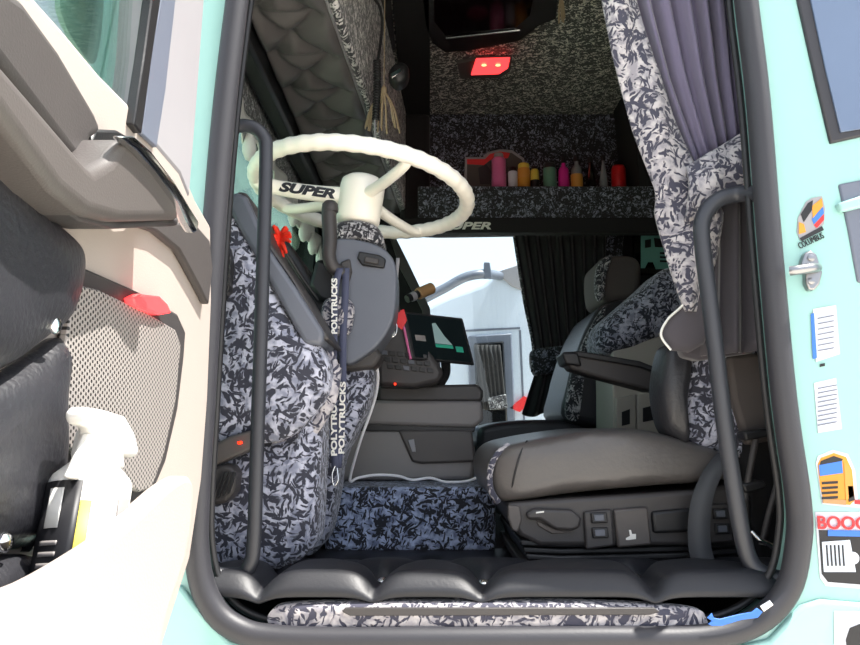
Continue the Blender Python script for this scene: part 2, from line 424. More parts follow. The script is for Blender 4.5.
# far wall with the passenger window
def wall_hole(name, Y, d, ring, x0, x1, z0, z1, m):
    bm = bmesh.new(); c = sum(ring, Vector())/len(ring)
    def out(p):
        e = p-c; t = 1e9
        if e.x > 1e-6: t = min(t, (x1-c.x)/e.x)
        if e.x < -1e-6: t = min(t, (x0-c.x)/e.x)
        if e.z > 1e-6: t = min(t, (z1-c.z)/e.z)
        if e.z < -1e-6: t = min(t, (z0-c.z)/e.z)
        return c+e*t
    ring = cr(ring, 8); D = Vector((0, d, 0))
    R = [[bm.verts.new(p) for p in ring], [bm.verts.new(out(p)) for p in ring], [bm.verts.new(out(p)+D) for p in ring], [bm.verts.new(p+D) for p in ring]]
    n = len(ring)
    for a, b in zip(R, R[1:]+[R[0]]):
        for i in range(n): bm.faces.new((a[i], a[(i+1) % n], b[(i+1) % n], b[i]))
    return link(name, bm, m)
def dens(pts, k=4):
    o = []
    for a, b in zip(pts, pts[1:]+pts[:1]):
        for i in range(k): o.append((a[0]+(b[0]-a[0])*i/k, a[1]+(b[1]-a[1])*i/k))
    return o
struct(wall_hole('wall_right', FARY, .05, [PY(x, y, FARY) for x, y in dens([(394, 236), (590, 233), (596, 436), (440, 440), (430, 320)])], -.62, GX1, ZF-.12, CEIL+.04, 'matblack'))
wg = prY('window_1', dens([(394, 236), (590, 233), (596, 436), (440, 440), (430, 320)], 1), FARY+.03, .004, 'wsglass', bevel=0); struct(wg)
M['wsclear'] = glass('clear_side_glass', (238, 244, 244), alpha_mix=.97); wg.data.materials[0] = M['wsclear']
struct(prY('trim_1', [(388, 232), (395, 236), (408, 262), (430, 308), (440, 440), (432, 440), (422, 310), (400, 268)], FARY-.02, .02, 'dgray', bevel=.003))
# front wall above and below the windscreen (hidden mass of the dashboard below)
struct(box('wall_front', -.64, -.60, .06, FARY+.05, ZF-.1, CZ+.10, 'black', bevel=0))
wsb = prism_bm([Vector((-.62, .06, CZ+.10)), Vector((-.51, .06, CZ+.98)), Vector((-.505, .06, CZ+.98)), Vector((-.615, .06, CZ+.10))], (0, FARY-.06, 0))
struct(link('window_2', wsb, 'wsglass', smooth=False))
struct(link('trim_2', prism_bm([Vector((-.64, .06, CZ+.08)), Vector((-.59, .06, CZ+.08)), Vector((-.48, .06, CZ+1.0)), Vector((-.53, .06, CZ+1.0))], (0, .05, 0)), 'mint', bevel=.003))
struct(link('trim_3', prism_bm([Vector((-.64, FARY-.05, CZ+.08)), Vector((-.59, FARY-.05, CZ+.08)), Vector((-.48, FARY-.05, CZ+1.0)), Vector((-.53, FARY-.05, CZ+1.0))], (0, .05, 0)), 'black', bevel=.003))
struct(box('trim_4', -.53, -.49, .06, FARY+.05, CZ+.98, CEIL+.04, 'black', bevel=0))
# side of the cab in front of the doorway, below the windscreen line
# near inner wall behind the driver (inside lining)
struct(box('wall_left', .66, GX1, .065, .085, ZF-.12, CEIL, 'beige', bevel=0))
# ground
g = box('ground', -30, 30, -30, 30, -.1, 0, 'ground', bevel=0); struct(g)
tag(g, None, None)
# engine tunnel under the console
M['fabric_tun'] = crackle('crushed_plush_tunnel', (176, 188, 216), (26, 28, 38), (104, 114, 142), 1.25, 1.0)
tn = thing('engine_tunnel', 'long low step covered in blue grey crushed fabric across the floor', 'engine cover')
link('cover', prism_bm([PY(324, 552, .62), PY(496, 552, .62), PY(496, 487, .62), PY(324, 487, .62)], (0, .76, 0)), 'fabric_tun', tn, bevel=.012, seg=4)
# ================================================================== FLOOR MAT
def seg_d(p, a, b):
    ab = b-a; t = max(0, min(1, (p-a).dot(ab)/max(ab.length_squared, 1e-9))); return (p-a-ab*t).length
def V2(x, y): return Vector((x, y))
def Xat(px, py, h): return PZ(px, py, h).x
bt1 = [V2(PZ(px, py, FH+.01).x, PZ(px, py, FH+.01).y) for px, py in [(284, 578), (383, 584), (484, 586), (636, 579)]]
row1 = [V2(-.38, .11)] + bt1 + [V2(.55, .12)]
row2 = [V2((a.x+b.x)/2, .26) for a, b in zip(row1, row1[1:])]
row3 = [V2(a.x, .40) for a in row1]
row4 = [V2(a.x, .54) for a in row2]
segs = []
for a in row1: segs.append((a, V2(a.x-.01, .0)))
for i, b in enumerate(row2): segs += [(row1[i], b), (row1[i+1], b), (b, row3[i]), (b, row3[i+1])]
for i, b in enumerate(row4): segs += [(row3[i], b), (row3[i+1], b)]
buttons = bt1+row2+row3[1:-1]+row4
def mh(x, y):
    p = V2(x, y)
    d = min(seg_d(p, a, b) for a, b in segs); db = min((p-b).length for b in buttons)
    h = .030*(1-math.exp(-(d/.019)**1.3)) - .012*math.exp(-(db/.02)**2)
    h = (h+.018)*min(1, max(0, (y-.005)/.03))**.5
    return h
floor_mat = thing('floor_mat', 'black tufted quilted vinyl mat covering the cab floor', 'mat')
def mdrop(y):
    t = max(0, min(1, (y-.10)/.45)); return .058*t*t*(3-2*t)
def mf(u, v):
    x = -.42+u*1.0; y = .008+v*.64
    return Vector((x, y, ZF-.004-mdrop(y)+mh(x, y)))
sheet('quilted_pad', mf, 150, 90, 'mat', floor_mat, solid=.004)
for b in bt1+row2[1:4]:
    lathe('button', (b.x, b.y, ZF-.004-mdrop(b.y)+mh(b.x, b.y)+(.010 if b in bt1 else -.001)), [(.009, 0), (.0105, .003), (.007, .007), (.002, .009)], 'chrome' if b in bt1 else 'mat', floor_mat, ns=12)
# fabric roll along the sill
pts = [(268, 622), (272, 610), (290, 604), (350, 602), (500, 601), (600, 602), (690, 608), (706, 618), (706, 630), (690, 632), (430, 632), (285, 630)]
sr = thing('sill_strip', 'narrow padded strip of grey crushed fabric along the door sill', 'door sill')
pfY('padding', pts, .012, .016, 'fabric_light', sr, back=.02)
prY('tread', [(345, 608), (655, 608), (660, 612), (650, 615), (350, 616), (342, 612)], -.006, .006, 'dgray', sr, bevel=.001)
# ================================================================== OPENED DOOR
DX = -.33
door = thing('truck_door', 'opened cab door seen from inside with cream lining and speaker', 'door')
prX('door_panel', [(-420, -420), (-80, -125), (30, -8), (62, 28), (100, 74), (150, 125), (180, 160), (196, 200), (211, 226), (212, 300), (208, 400), (202, 480), (190, 560), (162, 648), (150, 800), (-420, 1150)], DX, .05, 'cream', door, bevel=.006)
wf = prX('window_frame', [(160, -150), (213, -150), (205, 0), (197, 110), (190, 200), (180, 175), (140, 128), (148, 60)], DX+.002, .04, 'pale', door, bevel=.006)
prX('frame_shade_facet', [(158, -150), (183, -150), (176, 0), (166, 90), (157, 148), (142, 134), (150, 60), (161, 0)], DX+.006, .006, 'slate', door, bevel=.002)  # shade on the frame facet turned from the sun, painted as slate strip
prX('window_seal', [(150, -150), (163, -150), (161, 0), (152, 60), (142, 134), (134, 124), (144, 60), (152, 0)], DX+.009, .012, 'black', door, bevel=.002)
prX('window_pane', [(-400, -390), (-80, -130), (30, -8), (62, 28), (100, 74), (140, 125), (152, 60), (158, 0), (160, -150), (160, -600), (-400, -1200)], DX-.02, .004, 'glass', door, bevel=0)
# arm rest and grab recess
M['doorgray'] = mat('door_grey_plastic', (70, 66, 65), .5, bump=.15, bscale=500)
prX('sill_trim', [(-200, -210), (10, -10), (24, 0), (60, 50), (96, 112), (104, 132), (92, 140), (88, 166), (74, 156), (0, 60), (-200, -170)], DX+.03, .03, 'doorgray', door, bevel=.008, seg=3)
prX('pull_recess', [(96, 129), (118, 130), (128, 136), (106, 163), (90, 168), (88, 150)], DX+.022, .012, 'black', door, bevel=.003)
hn = prX('arm_rest', [(-200, -165), (0, 58), (88, 163), (94, 168), (112, 158), (124, 138), (150, 160), (182, 200), (190, 212), (180, 220), (120, 222), (88, 214), (60, 192), (0, 112), (-200, -110)], DX+.065, .05, 'graypl', door, bevel=.014, seg=5)
prX('arm_rest_edge', [(-200, -112), (0, 110), (60, 190), (88, 212), (120, 220), (180, 218), (178, 226), (115, 229), (82, 221), (52, 200), (0, 128), (-200, -95)], DX+.05, .045, 'dgray', door, bevel=.006, seg=3)
lv = prX('door_lever', [(124, 136), (136, 136), (152, 150), (176, 182), (200, 222), (197, 234), (190, 222), (182, 203), (160, 172), (140, 150)], DX+.075, .014, 'chrome', door, bevel=.004, seg=3)
lv['label'] = 'satin chrome inner door lever'
prX('corner_trim', [(135, 224), (166, 222), (196, 224), (210, 240), (213, 268), (209, 305), (199, 285), (180, 250), (158, 232)], DX+.012, .012, 'doorgray', door, bevel=.003)
lfn = lambda q, t: .0015*math.sin(q.z*60+q.y*40)
pu = pfX('upper_pad', [(-260, 40), (-60, 120), (0, 172), (40, 210), (72, 240), (80, 262), (76, 292), (58, 325), (30, 350), (0, 368), (-80, 400), (-260, 430)], DX+.008, .026, 'leather', door, back=.015, detail=lfn)
pl = pfX('lower_pad', [(-260, 440), (-80, 408), (0, 374), (34, 352), (56, 338), (66, 352), (63, 400), (60, 450), (54, 500), (36, 536), (28, 552), (0, 552), (-260, 640)], DX+.006, .022, 'leather', door, back=.015, detail=lfn)
pfX('pocket_pad', [(-260, 650), (-60, 580), (0, 556), (30, 556), (36, 566), (30, 600), (0, 640), (-260, 760)], DX+.006, .02, 'leather', door, back=.015)
ub = PX(52, 325, DX+.022)
lathe('pad_stud', ub, [(.007, 0), (.0078, .003), (.005, .006), (.0015, .007)], 'chrome', door, axis=(1, -.3, 0))['label'] = 'shiny crystal stud on the leather pad'
lathe('pad_stud', PX(2, 542, DX+.018), [(.007, 0), (.0078, .003), (.005, .006), (.0015, .007)], 'chrome', door, axis=(1, -.3, 0))
prX('speaker_surround', [(74, 262), (86, 268), (140, 292), (178, 314), (186, 332), (184, 360), (178, 410), (166, 462), (150, 500), (138, 520), (60, 560), (52, 500), (60, 420), (64, 340)], DX+.006, .01, 'dgray', door, bevel=.003)
prX('speaker_grille', [(76, 284), (100, 290), (150, 314), (176, 330), (181, 345), (176, 400), (164, 455), (152, 488), (140, 492), (100, 470), (58, 440), (62, 400), (66, 345)], DX+.012, .008, 'grille', door, bevel=.002)['label'] = 'perforated grey speaker grille'
rl = prX('marker_lamp', [(134, 298), (142, 294), (160, 296), (168, 304), (172, 313), (160, 315), (146, 310), (136, 304)], DX+.02, .012, 'redlamp', door, bevel=.002)
rl['label'] = 'glowing red lamp above the grille'
pk = prX('map_pocket', [(-300, 720), (-120, 648), (0, 597), (40, 582), (84, 556), (126, 526), (154, 500), (172, 484), (190, 476), (194, 500), (186, 560), (162, 640), (150, 760), (40, 900), (-300, 950)], DX+.10, .02, 'cream', door, bevel=.006, seg=4, sm=3)
prX('pocket_floor', [(-200, 740), (150, 625), (150, 650), (-200, 780)], DX+.085, .085, 'dgray', door, bevel=0)
# ------------------------------------------------------------------ spray bottle in the pocket
sb = thing('spray_bottle', 'white trigger spray bottle with a black label standing in the door pocket', 'bottle')
BX = DX+.052
bb = PX(66, 632, BX); bt = PX(92, 478, BX); axv = (bt-bb)
H = axv.length; r = .032
lathe('bottle', bb, [(r*.9, 0), (r, .006), (r, H*.96), (r*.93, H), (r*.5, H+.014), (r*.42, H+.018)], 'whitepl', sb, axis=axv, ns=32)
up = axv.normalized()
# label patch: partial cylinder
def arcpatch(name, a0, a1, h0, h1, rr, m, parent):
    u = Vector((0, -1, 0)); u = (u-up*u.dot(up)).normalized(); v = Vector((1, 0, 0)); v = (v-up*v.dot(up)-u*v.dot(u)).normalized()
    def f(s, t):
        a = a0+(a1-a0)*s
        return bb+up*(h0+(h1-h0)*t)+(v*math.cos(a)+u*math.sin(a))*rr
    return sheet(name, f, 12, 2, m, parent, solid=.0008)
arcpatch('label', 1.34, 3.1, .01, H*.93, r+.0008, 'ink', sb)['label'] = 'black back label'
arcpatch('label_print', 1.75, 2.15, H*.62, H*.88, r+.0016, 'whitepl', sb)
for k in range(4): arcpatch('label_print', 1.7, 2.2, H*(.3+.07*k), H*(.33+.07*k), r+.0016, 'console', sb)
arcpatch('label_badge', .0, .42, H*.55, H*.85, r+.0012, 'console', sb)
arcpatch('label_stripe', 1.08, 1.33, .01, H*.8, r+.0010, 'yellow', sb)
lathe('collar', bt+up*.014, [(r*.55, 0), (r*.6, .004), (r*.58, .022), (r*.4, .026)], 'whitepl', sb, axis=axv)
hd = [(68, 412), (74, 407), (96, 410), (122, 416), (134, 432), (140, 450), (136, 458), (120, 455), (122, 470), (84, 470), (88, 448), (84, 428), (70, 424)]
hd = [(86+(x-68)*.75, y) for x, y in hd]
prX('spray_head', hd, BX+.010, .018, 'whitepl', sb, bevel=.006, seg=3)
prX('trigger', [(92, 432), (98, 440), (88, 470), (80, 480), (72, 478), (80, 462)], BX+.005, .009, 'whitepl', sb, bevel=.003)
# ================================================================== GRAB HANDLES
def Yp(l, Y): return [PY(a, b, Y) for a, b in l]
gh = tag(tube('grab_handle', [PY(216, 127, .02), PY(232, 126, .05), PY(252, 127, .055), PY(264, 138, .055), PY(266, 160, .055), PY(262, 300, .055), PY(257, 450, .055), PY(254, 540, .055), PY(250, 564, .055), PY(238, 575, .055), PY(205, 573, .03)], .0115, 'handle'), 'slim dark grab rail on the doorway side next to the steering wheel', 'grab handle', 'grab rails of the doorway')
gh = tag(tube('grab_handle', [PY(764, 194, .01), PY(740, 194, .05), PY(718, 200, .055), PY(704, 216, .055), PY(702, 240, .055), PY(712, 320, .055), PY(724, 420, .055), PY(736, 500, .055), PY(746, 550, .055), PY(757, 570, .05), PY(778, 579, .04), PY(800, 580, .02)], .0135, 'handle'), 'thick dark grab rail in front of the driver seat', 'grab handle', 'grab rails of the doorway')
# ================================================================== STEERING WHEEL
WC = Vector((-.1455, .4263, CZ+.502)); WN = Vector((.1108, .114, 1)).normalized()
wa = WN.cross(Vector((0, 1, 0))).normalized(); wb = WN.cross(wa)
RW = .226
def wp(ang, r=RW, h=0): return WC+(wa*math.cos(ang)+wb*math.sin(ang))*r+WN*h
sw = thing('steering_wheel', 'large ivory white steering wheel with SUPER lettered on a spoke', 'steering wheel')
bm = bmesh.new(); n = 192; ns = 14; rows = []
for i in range(n):
    a = 2*PI*i/n; rr = .0160+.0009*math.cos(a*44)
    c = wp(a); e = (c-WC).normalized()
    rows.append([bm.verts.new(c+(e*math.cos(t)+WN*math.sin(t))*rr) for t in [2*PI*k/ns for k in range(ns)]])
for i in range(n):
    a, b = rows[i], rows[(i+1) % n]
    for k in range(ns): bm.faces.new((a[k], a[(k+1) % ns], b[(k+1) % ns], b[k]))
link('rim', bm, 'white', sw)
lathe('hub', WC-WN*.075, [(.040, 0), (.046, .01), (.047, .05), (.048, .085), (.046, .098), (.038, .105), (.02, .108)], 'white', sw, axis=WN, ns=32)
def nearang(px, py):
    best = None
    for i in range(720):
        a = 2*PI*i/720; p = wp(a); d = p-Vector((CX, CY, CZ))
        fw = Vector((0, math.cos(PITCH), math.sin(PITCH))); u = Vector((0, -math.sin(PITCH), math.cos(PITCH)))
        z = d.dot(fw); x = 430+F*d.x/z; y = 322.5-F*d.dot(u)/z
        e = (x-px)**2+(y-py)**2
        if best is None or e < best[0]: best = (e, a)
    return best[1]
for k, (px, py) in enumerate([(250, 180), (412, 150), (282, 207), (420, 233)]):
    a = nearang(px, py)
    s = tube('spoke', [wp(a, .035, -.012), wp(a, .12, -.016), wp(a, .20, -.012), wp(a, RW, 0)], .011, 'white', sw, ns=12, flat=(WN, 1.5 if k == 0 else 1.0), rfun=lambda t: .013-.003*t)
    if k == 0:
        a0 = wp(a, .172, -.014); a1 = wp(a, .05, -.014); xd = (a1-a0).normalized()
        off = Vector((0, -1, -.15)).normalized()*.0125
        text('lettering', 'SUPER', a0+off-WN*.0085, xd, WN, .028, 'ink', s, shear=.25, bold=.0014, width=.118)
# column: collar, shroud, stalk
sc_ = thing('steering_column', 'grey steering column shroud with a patterned collar below the wheel', 'steering column')
tube('shaft', [WC-WN*.07, WC-WN*.16], .022, 'white', sc_, sm=0)
pfY('collar', [(336, 224), (356, 220), (376, 226), (384, 240), (378, 246), (356, 240), (340, 244), (334, 238)], .385, .02, 'fabric_fine', sc_, back=.08)['label'] = 'crushed fabric collar'
link('shroud', prism_bm([PY(x, y, .36) for x, y in cr([(334, 245), (345, 238), (372, 243), (388, 252), (396, 268), (396, 300), (391, 325), (378, 345), (364, 356), (348, 364), (336, 352), (332, 300)], 4)], (0, .14, 0)), 'bluegray', sc_, bevel=.022, seg=5)
prY('shroud_socket', [(340, 262), (350, 258), (352, 272), (349, 282), (341, 280)], .352, .02, 'dgray', sc_, bevel=.004)
bf = prY('button_bezel', [(359, 251), (380, 255), (386, 259), (384, 268), (362, 265), (357, 258)], .352, .02, 'black', sc_, bevel=.003)
prY('button', [(365, 256), (379, 259), (378, 264), (364, 262)], .347, .01, 'dgray', bf, bevel=.002)
prY('lower_cover', [(338, 345), (356, 352), (376, 346), (382, 356), (374, 368), (345, 372), (336, 362)], .40, .1, 'dgray', sc_, bevel=.008)
# stalk
sk = thing('control_stalk', 'upright black control stalk beside the column under the lettered spoke', 'control lever')
tube('lever', [PY(330, 206, .34), PY(329, 214, .34), PY(330, 240, .34), PY(329, 256, .34), PY(334, 268, .345), PY(348, 276, .36)], .014, 'dgray', sk, ns=16, rfun=lambda t: .0158-.003*t)
lathe('end_cap', PY(330, 212, .34), [(.0165, 0), (.017, .006), (.016, .016), (.011, .022), (.003, .024)], 'dgray', sk)
prY('base', [(316, 258), (336, 262), (342, 290), (334, 306), (318, 300), (308, 285)], .40, .08, 'black', sk, bevel=.01)
# ------------------------------------------------------------------ lanyard
ly = thing('lanyard', 'slate blue POLYTRUCKS lanyard hanging from the control stalk', 'lanyard')
s1 = band('strap', [PY(340, 268, .335), PY(335, 290, .325), PY(334, 330, .325), PY(333.5, 400, .325), PY(335, 468, .325)], (.014, 0, 0), .0016, 'strap', ly)
s2 = band('strap', [PY(346, 268, .345), PY(345, 300, .335), PY(343, 340, .335), PY(342.5, 400, .333), PY(338, 468, .33)], (.014, 0, 0), .0016, 'strap', ly)
tube('clip', [PY(335, 466, .325), PY(332, 475, .322), PY(334, 486, .322), PY(338, 480, .322), PY(337, 468, .325)], .0018, 'chrome', ly)
bg_ = pfY('badge', [(324, 302), (333, 297), (346, 298), (354, 306), (353, 322), (349, 334), (340, 336), (326, 333), (321, 318)], .345, .012, 'fabric_light', ly, back=.006)
bg_['label'] = 'crumpled clear badge holder behind the straps'
def vtext(s, px0, py0, px1, py1, Y, size, m, parent, wdt):
    a = PY(px0, py0, Y); b = PY(px1, py1, Y); x = (b-a).normalized(); y = Vector((0, 1, 0)).cross(x)*1
    y = Vector((0, -1, 0)).cross(x)
    return text('lettering', s, a, x, y, size, m, parent, bold=.0006, width=wdt)
vtext('POLYTRUCKS', 344, 454, 345.5, 382, .329, .015, 'whitepl', s2, .138)
vtext('POLYTRUCKS', 336.8, 334, 337, 280, .321, .015, 'whitepl', s1, .11)
vtext('POLYTRUCKS', 336.8, 456, 336.2, 384, .321, .015, 'whitepl', s1, .138)
# ================================================================== DASHBOARD
db = thing('dashboard', 'grey dashboard end wrapped in crushed grey fabric beside the doorway', 'dashboard')
# main mass running across the cab, its top below the windscreen
link('dash_body', prism_bm([Vector((-.595, .22, ZF)), Vector((-.30, .22, ZF)), Vector((-.26, .22, CZ+.02)), Vector((-.32, .22, CZ+.16)), Vector((-.42, .22, CZ+.24)), Vector((-.595, .22, CZ+.14))], (0, 1.93, 0)), 'black', db, bevel=.02, seg=3)
pfY('side_cover', [(214, 200), (226, 196), (240, 216), (258, 250), (275, 288), (300, 330), (320, 346), (330, 368), (326, 395), (305, 424), (280, 440), (240, 446), (205, 452), (196, 380), (202, 280)], .15, .03, 'fabric', db, back=.12)
prY('side_trim', [(223, 198), (236, 191), (246, 196), (256, 218), (270, 250), (296, 288), (324, 332), (322, 345), (304, 344), (286, 312), (262, 268), (238, 228)], .125, .16, 'bluegray', db, bevel=.008, seg=3)
prY('upper_pad', [(236, 191), (246, 192), (255, 208), (268, 240), (298, 284), (330, 340), (322, 340), (290, 282), (262, 246), (250, 222)], .14, .2, 'dgray', db, bevel=.005)
vn = prY('side_vent', [(217, 240), (228, 246), (231, 262), (229, 290), (217, 305), (213, 300), (214, 250)], .098, .03, 'black', db, bevel=.002)
for k in range(5): prY('vent_slat', [(214, 254+k*9), (230, 256+k*9), (230, 259+k*9), (214, 257+k*9)], .095, .006, 'dgray', vn, bevel=.0005)
pfY('lower_cover', [(200, 455), (240, 448), (296, 432), (316, 400), (322, 420), (320, 480), (318, 520), (314, 545), (296, 562), (270, 570), (240, 566), (200, 562)], .20, .03, 'fabric', db, back=.1)
band_ = prY('trim_rail', [(206, 448), (230, 436), (258, 428), (262, 440), (250, 450), (208, 468)], .115, .05, 'graypl', db, bevel=.005, seg=3)
prY('warning_light', [(237, 442), (241, 441), (242, 443.5), (238, 444.5)], .109, .006, 'led', band_, bevel=.001)
fv = prY('foot_vent', [(208, 470), (222, 464), (232, 466), (236, 474), (234, 492), (226, 503), (212, 506), (206, 500)], .12, .05, 'dgray', db, bevel=.006)
for k in range(4): prY('vent_slat', [(212+k*5, 500-k*2), (222+k*4, 472), (224+k*4, 472), (214+k*5, 500-k*2)], .114, .008, 'black', fv, bevel=.0005)
# ruffled plush hanging from the cover edge
for k in range(5):
    tube('cover_ruffle', [PY(330+k*2, 352+k*4, .20), PY(328+k*1, 390+k*3, .19), PY(306+k, 424+k*3, .19), PY(272+k*2, 446+k*3, .20)], .007, 'fabric_light', db, ns=8)
pfY('knee_cover', [(318, 366), (344, 362), (362, 358), (372, 366), (373, 384), (367, 408), (354, 436), (342, 462), (336, 500), (326, 540), (304, 552), (300, 480), (306, 400)], .44, .03, 'fabric', db, back=.1)
# instrument binnacle
prY('instrument_hood', [(256, 226), (268, 222), (284, 236), (302, 262), (318, 288), (334, 298), (344, 320), (338, 350), (320, 330), (290, 285)], .42, .3, 'black', db, bevel=.012, seg=3)
# red tassel and cap on top of dash
ft = thing('feather_duster', 'red woolly tuft on the dashboard behind the slim grab rail', 'duster')
for k in range(22):
    a = random.uniform(0, 2*PI); p = PY(281, 241, .30)
    q = p+Vector((math.cos(a)*.024, random.uniform(-.03, .0), math.sin(a)*.032-.004))
    tube('tuft', [p, (p+q)/2+Vector((0, -.006, .003)), q], .005, 'redcloth', ft, sm=3, ns=6, rfun=lambda t: .006-.003*t)
tube('stem', [PY(278, 240, .34), PY(300, 275, .37), PY(318, 300, .39)], .004, 'black', ft)
tag(pfY('cloth_bundle', [(255, 212), (261, 210), (266, 218), (262, 224), (257, 222)], .30, .01, 'redcloth', None, back=.03), 'small red cloth bundle at the top of the dashboard', 'cloth')
# ================================================================== CENTRE CONSOLE
cs = thing('centre_console', 'grey storage console with an open tray in the middle of the cab', 'console')
link('tray', prism_bm([PY(x, y, .80) for x, y in [(378, 386), (478, 384), (484, 392), (482, 402), (378, 402)]], (0, .5, 0)), 'dgray', cs, bevel=.008, seg=3)
link('front_panel', prism_bm([PY(x, y, .79) for x, y in [(352, 400), (482, 401), (484, 420), (474, 428), (350, 424)]], (0, .5, 0)), 'console', cs, bevel=.01, seg=3)
link('groove', prism_bm([PY(x, y, .80) for x, y in [(352, 423), (476, 426), (474, 432), (352, 431)]], (0, .45, 0)), 'black', cs, bevel=.002)
link('bin', prism_bm([PY(x, y, .80) for x, y in [(340, 430), (414, 430), (470, 430), (476, 452), (474, 480.8), (326, 480.8), (332, 455)]], (0, .45, 0)), 'console', cs, bevel=.012, seg=3)
prY('bin_recess', [(398, 430), (472, 430), (476, 462), (422, 464), (412, 462)], .79, .02, 'graypl', cs, bevel=.006)
prY('recess_notch', [(408, 440), (414, 439), (416, 452), (412, 452)], .785, .008, 'pale', cs, bevel=.001)
# upright switch panel
sp = link('switch_panel', prism_bm([PY(x, y, .72) for x, y in [(374, 330), (404, 322), (424, 340), (444, 372), (440, 382), (414, 388), (378, 386)]], (0, .35, 0)), 'dgray', cs, bevel=.012, seg=3)
for r in range(3):
    for k in range(6):
        x = 381+k*8+r*3; y = 350+r*7+k*.8
        prY('switch', [(x, y), (x+6, y+.6), (x+6.5, y+5), (x+.6, y+4.4)], .714, .01, 'black' if (k+r) % 4 else 'bluegray', sp, bevel=.001)
prY('warning_light', [(394, 383), (396, 383), (396, 385), (394, 385)], .708, .006, 'led', cs, bevel=.0008)
lathe('cup', PY(428, 396, .95), [(.03, 0), (.034, .09), (.032, .092)], 'pale', None)
cup = bpy.data.objects['cup']; cup.name = 'paper_cup'; tag(cup, 'pale paper cup standing in the console tray under the tablet', 'cup')
# tablet
tb = thing('tablet', 'black tablet with a green graph held above the console', 'tablet')
q = [PY(402, 311, .70), PY(463, 318, .78), PY(475, 365, .78), PY(412, 359, .70)]
nrm = (q[1]-q[0]).cross(q[3]-q[0]).normalized()
if nrm.y > 0: nrm = -nrm
link('case', prism_bm([p for p in q], -nrm*.012), 'black', tb, bevel=.004, seg=3)
def onq(u, v, off): return q[0]*(1-u)*(1-v)+q[1]*u*(1-v)+q[2]*u*v+q[3]*(1-u)*v+nrm*off
def patch(name, uv, off, m, parent, d=.0006): return link(name, prism_bm([onq(u, v, off) for u, v in uv], nrm*d), m, parent, smooth=False)
sc2 = patch('screen', [(.06, .05), (.95, .05), (.95, .95), (.06, .95)], .0004, 'tabletscreen', tb)
patch('graph', [(.42, .62), (.44, .2), (.50, .18), (.60, .45), (.70, .62)], .0014, 'lightgraph', tb, .0003)
patch('graph_bar', [(.42, .63), (.70, .63), (.70, .70), (.42, .70)], .0014, 'green', tb, .0003)
patch('icon', [(.12, .48), (.28, .48), (.28, .60), (.12, .60)], .0014, 'console', tb, .0003)
patch('icon', [(.74, .64), (.86, .64), (.86, .76), (.74, .76)], .0014, 'green', tb, .0003)
e = tube('cover_edge', [q[0]-nrm*.006, q[3]-nrm*.006], .004, 'pink', tb, sm=0, ns=8); e['label'] = 'pink edge strip'
tube('mount_arm', [onq(.6, .9, -.02), onq(.65, 1.15, -.05), PY(440, 384, .82)], .012, 'black', tb)
# keys
ky = thing('key_bunch', 'bunch of keys with a red tag hanging beside the column shroud', 'keys')
band('strap', [PY(398, 258, .5), PY(396, 285, .5), PY(396, 310, .5)], (.008, 0, 0), .002, 'pale', ky)
tube('ring', [PY(392+5*math.cos(a), 328+9*math.sin(a), .49) for a in [2*PI*k/10 for k in range(10)]], .0018, 'chrome', ky, closed=True, sm=3, ns=8)
prY('key', [(391, 318), (394, 318), (395, 336), (392, 337)], .488, .002, 'chrome', ky, bevel=.0005)
prY('tag', [(396, 312), (404, 309), (407, 320), (402, 330), (397, 326)], .495, .006, 'red', ky, bevel=.001)['label'] = 'red tag'
prY('fob', [(393, 296), (399, 296), (400, 312), (394, 312)], .49, .008, 'black', ky, bevel=.002)
# brush
br = thing('hand_brush', 'small brush with a wooden head resting above the tablet', 'brush')
link('head', tube_bm([PY(418, 294, .9), PY(432, 288, .93)], .016, sm=0, ns=14), 'wood', br, bevel=.002)
tube('handle', [PY(407, 299, .88), PY(418, 294, .9)], .011, 'black', br, sm=0)
link('ferrule', tube_bm([PY(411, 297.5, .887), PY(415, 295.5, .894)], .0125, sm=0, ns=14), 'pale', br)
# white charging cable
tag(tube('charging_cable', [PY(375, 360, .46), PY(378, 378, .5), PY(374, 402, .54), PY(362, 436, .56), PY(354, 462, .58), PY(350, 481, .6), PY(358, 478, .62), PY(376, 475, .64), PY(398, 476, .66), PY(412, 480, .68), PY(430, 478, .69), PY(446, 482, .70), PY(468, 481, .70), PY(484, 474, .70), PY(492, 470, .70)], .0034, 'cable', None, ns=8), 'thin white charging cable drooping in front of the centre console', 'cable')
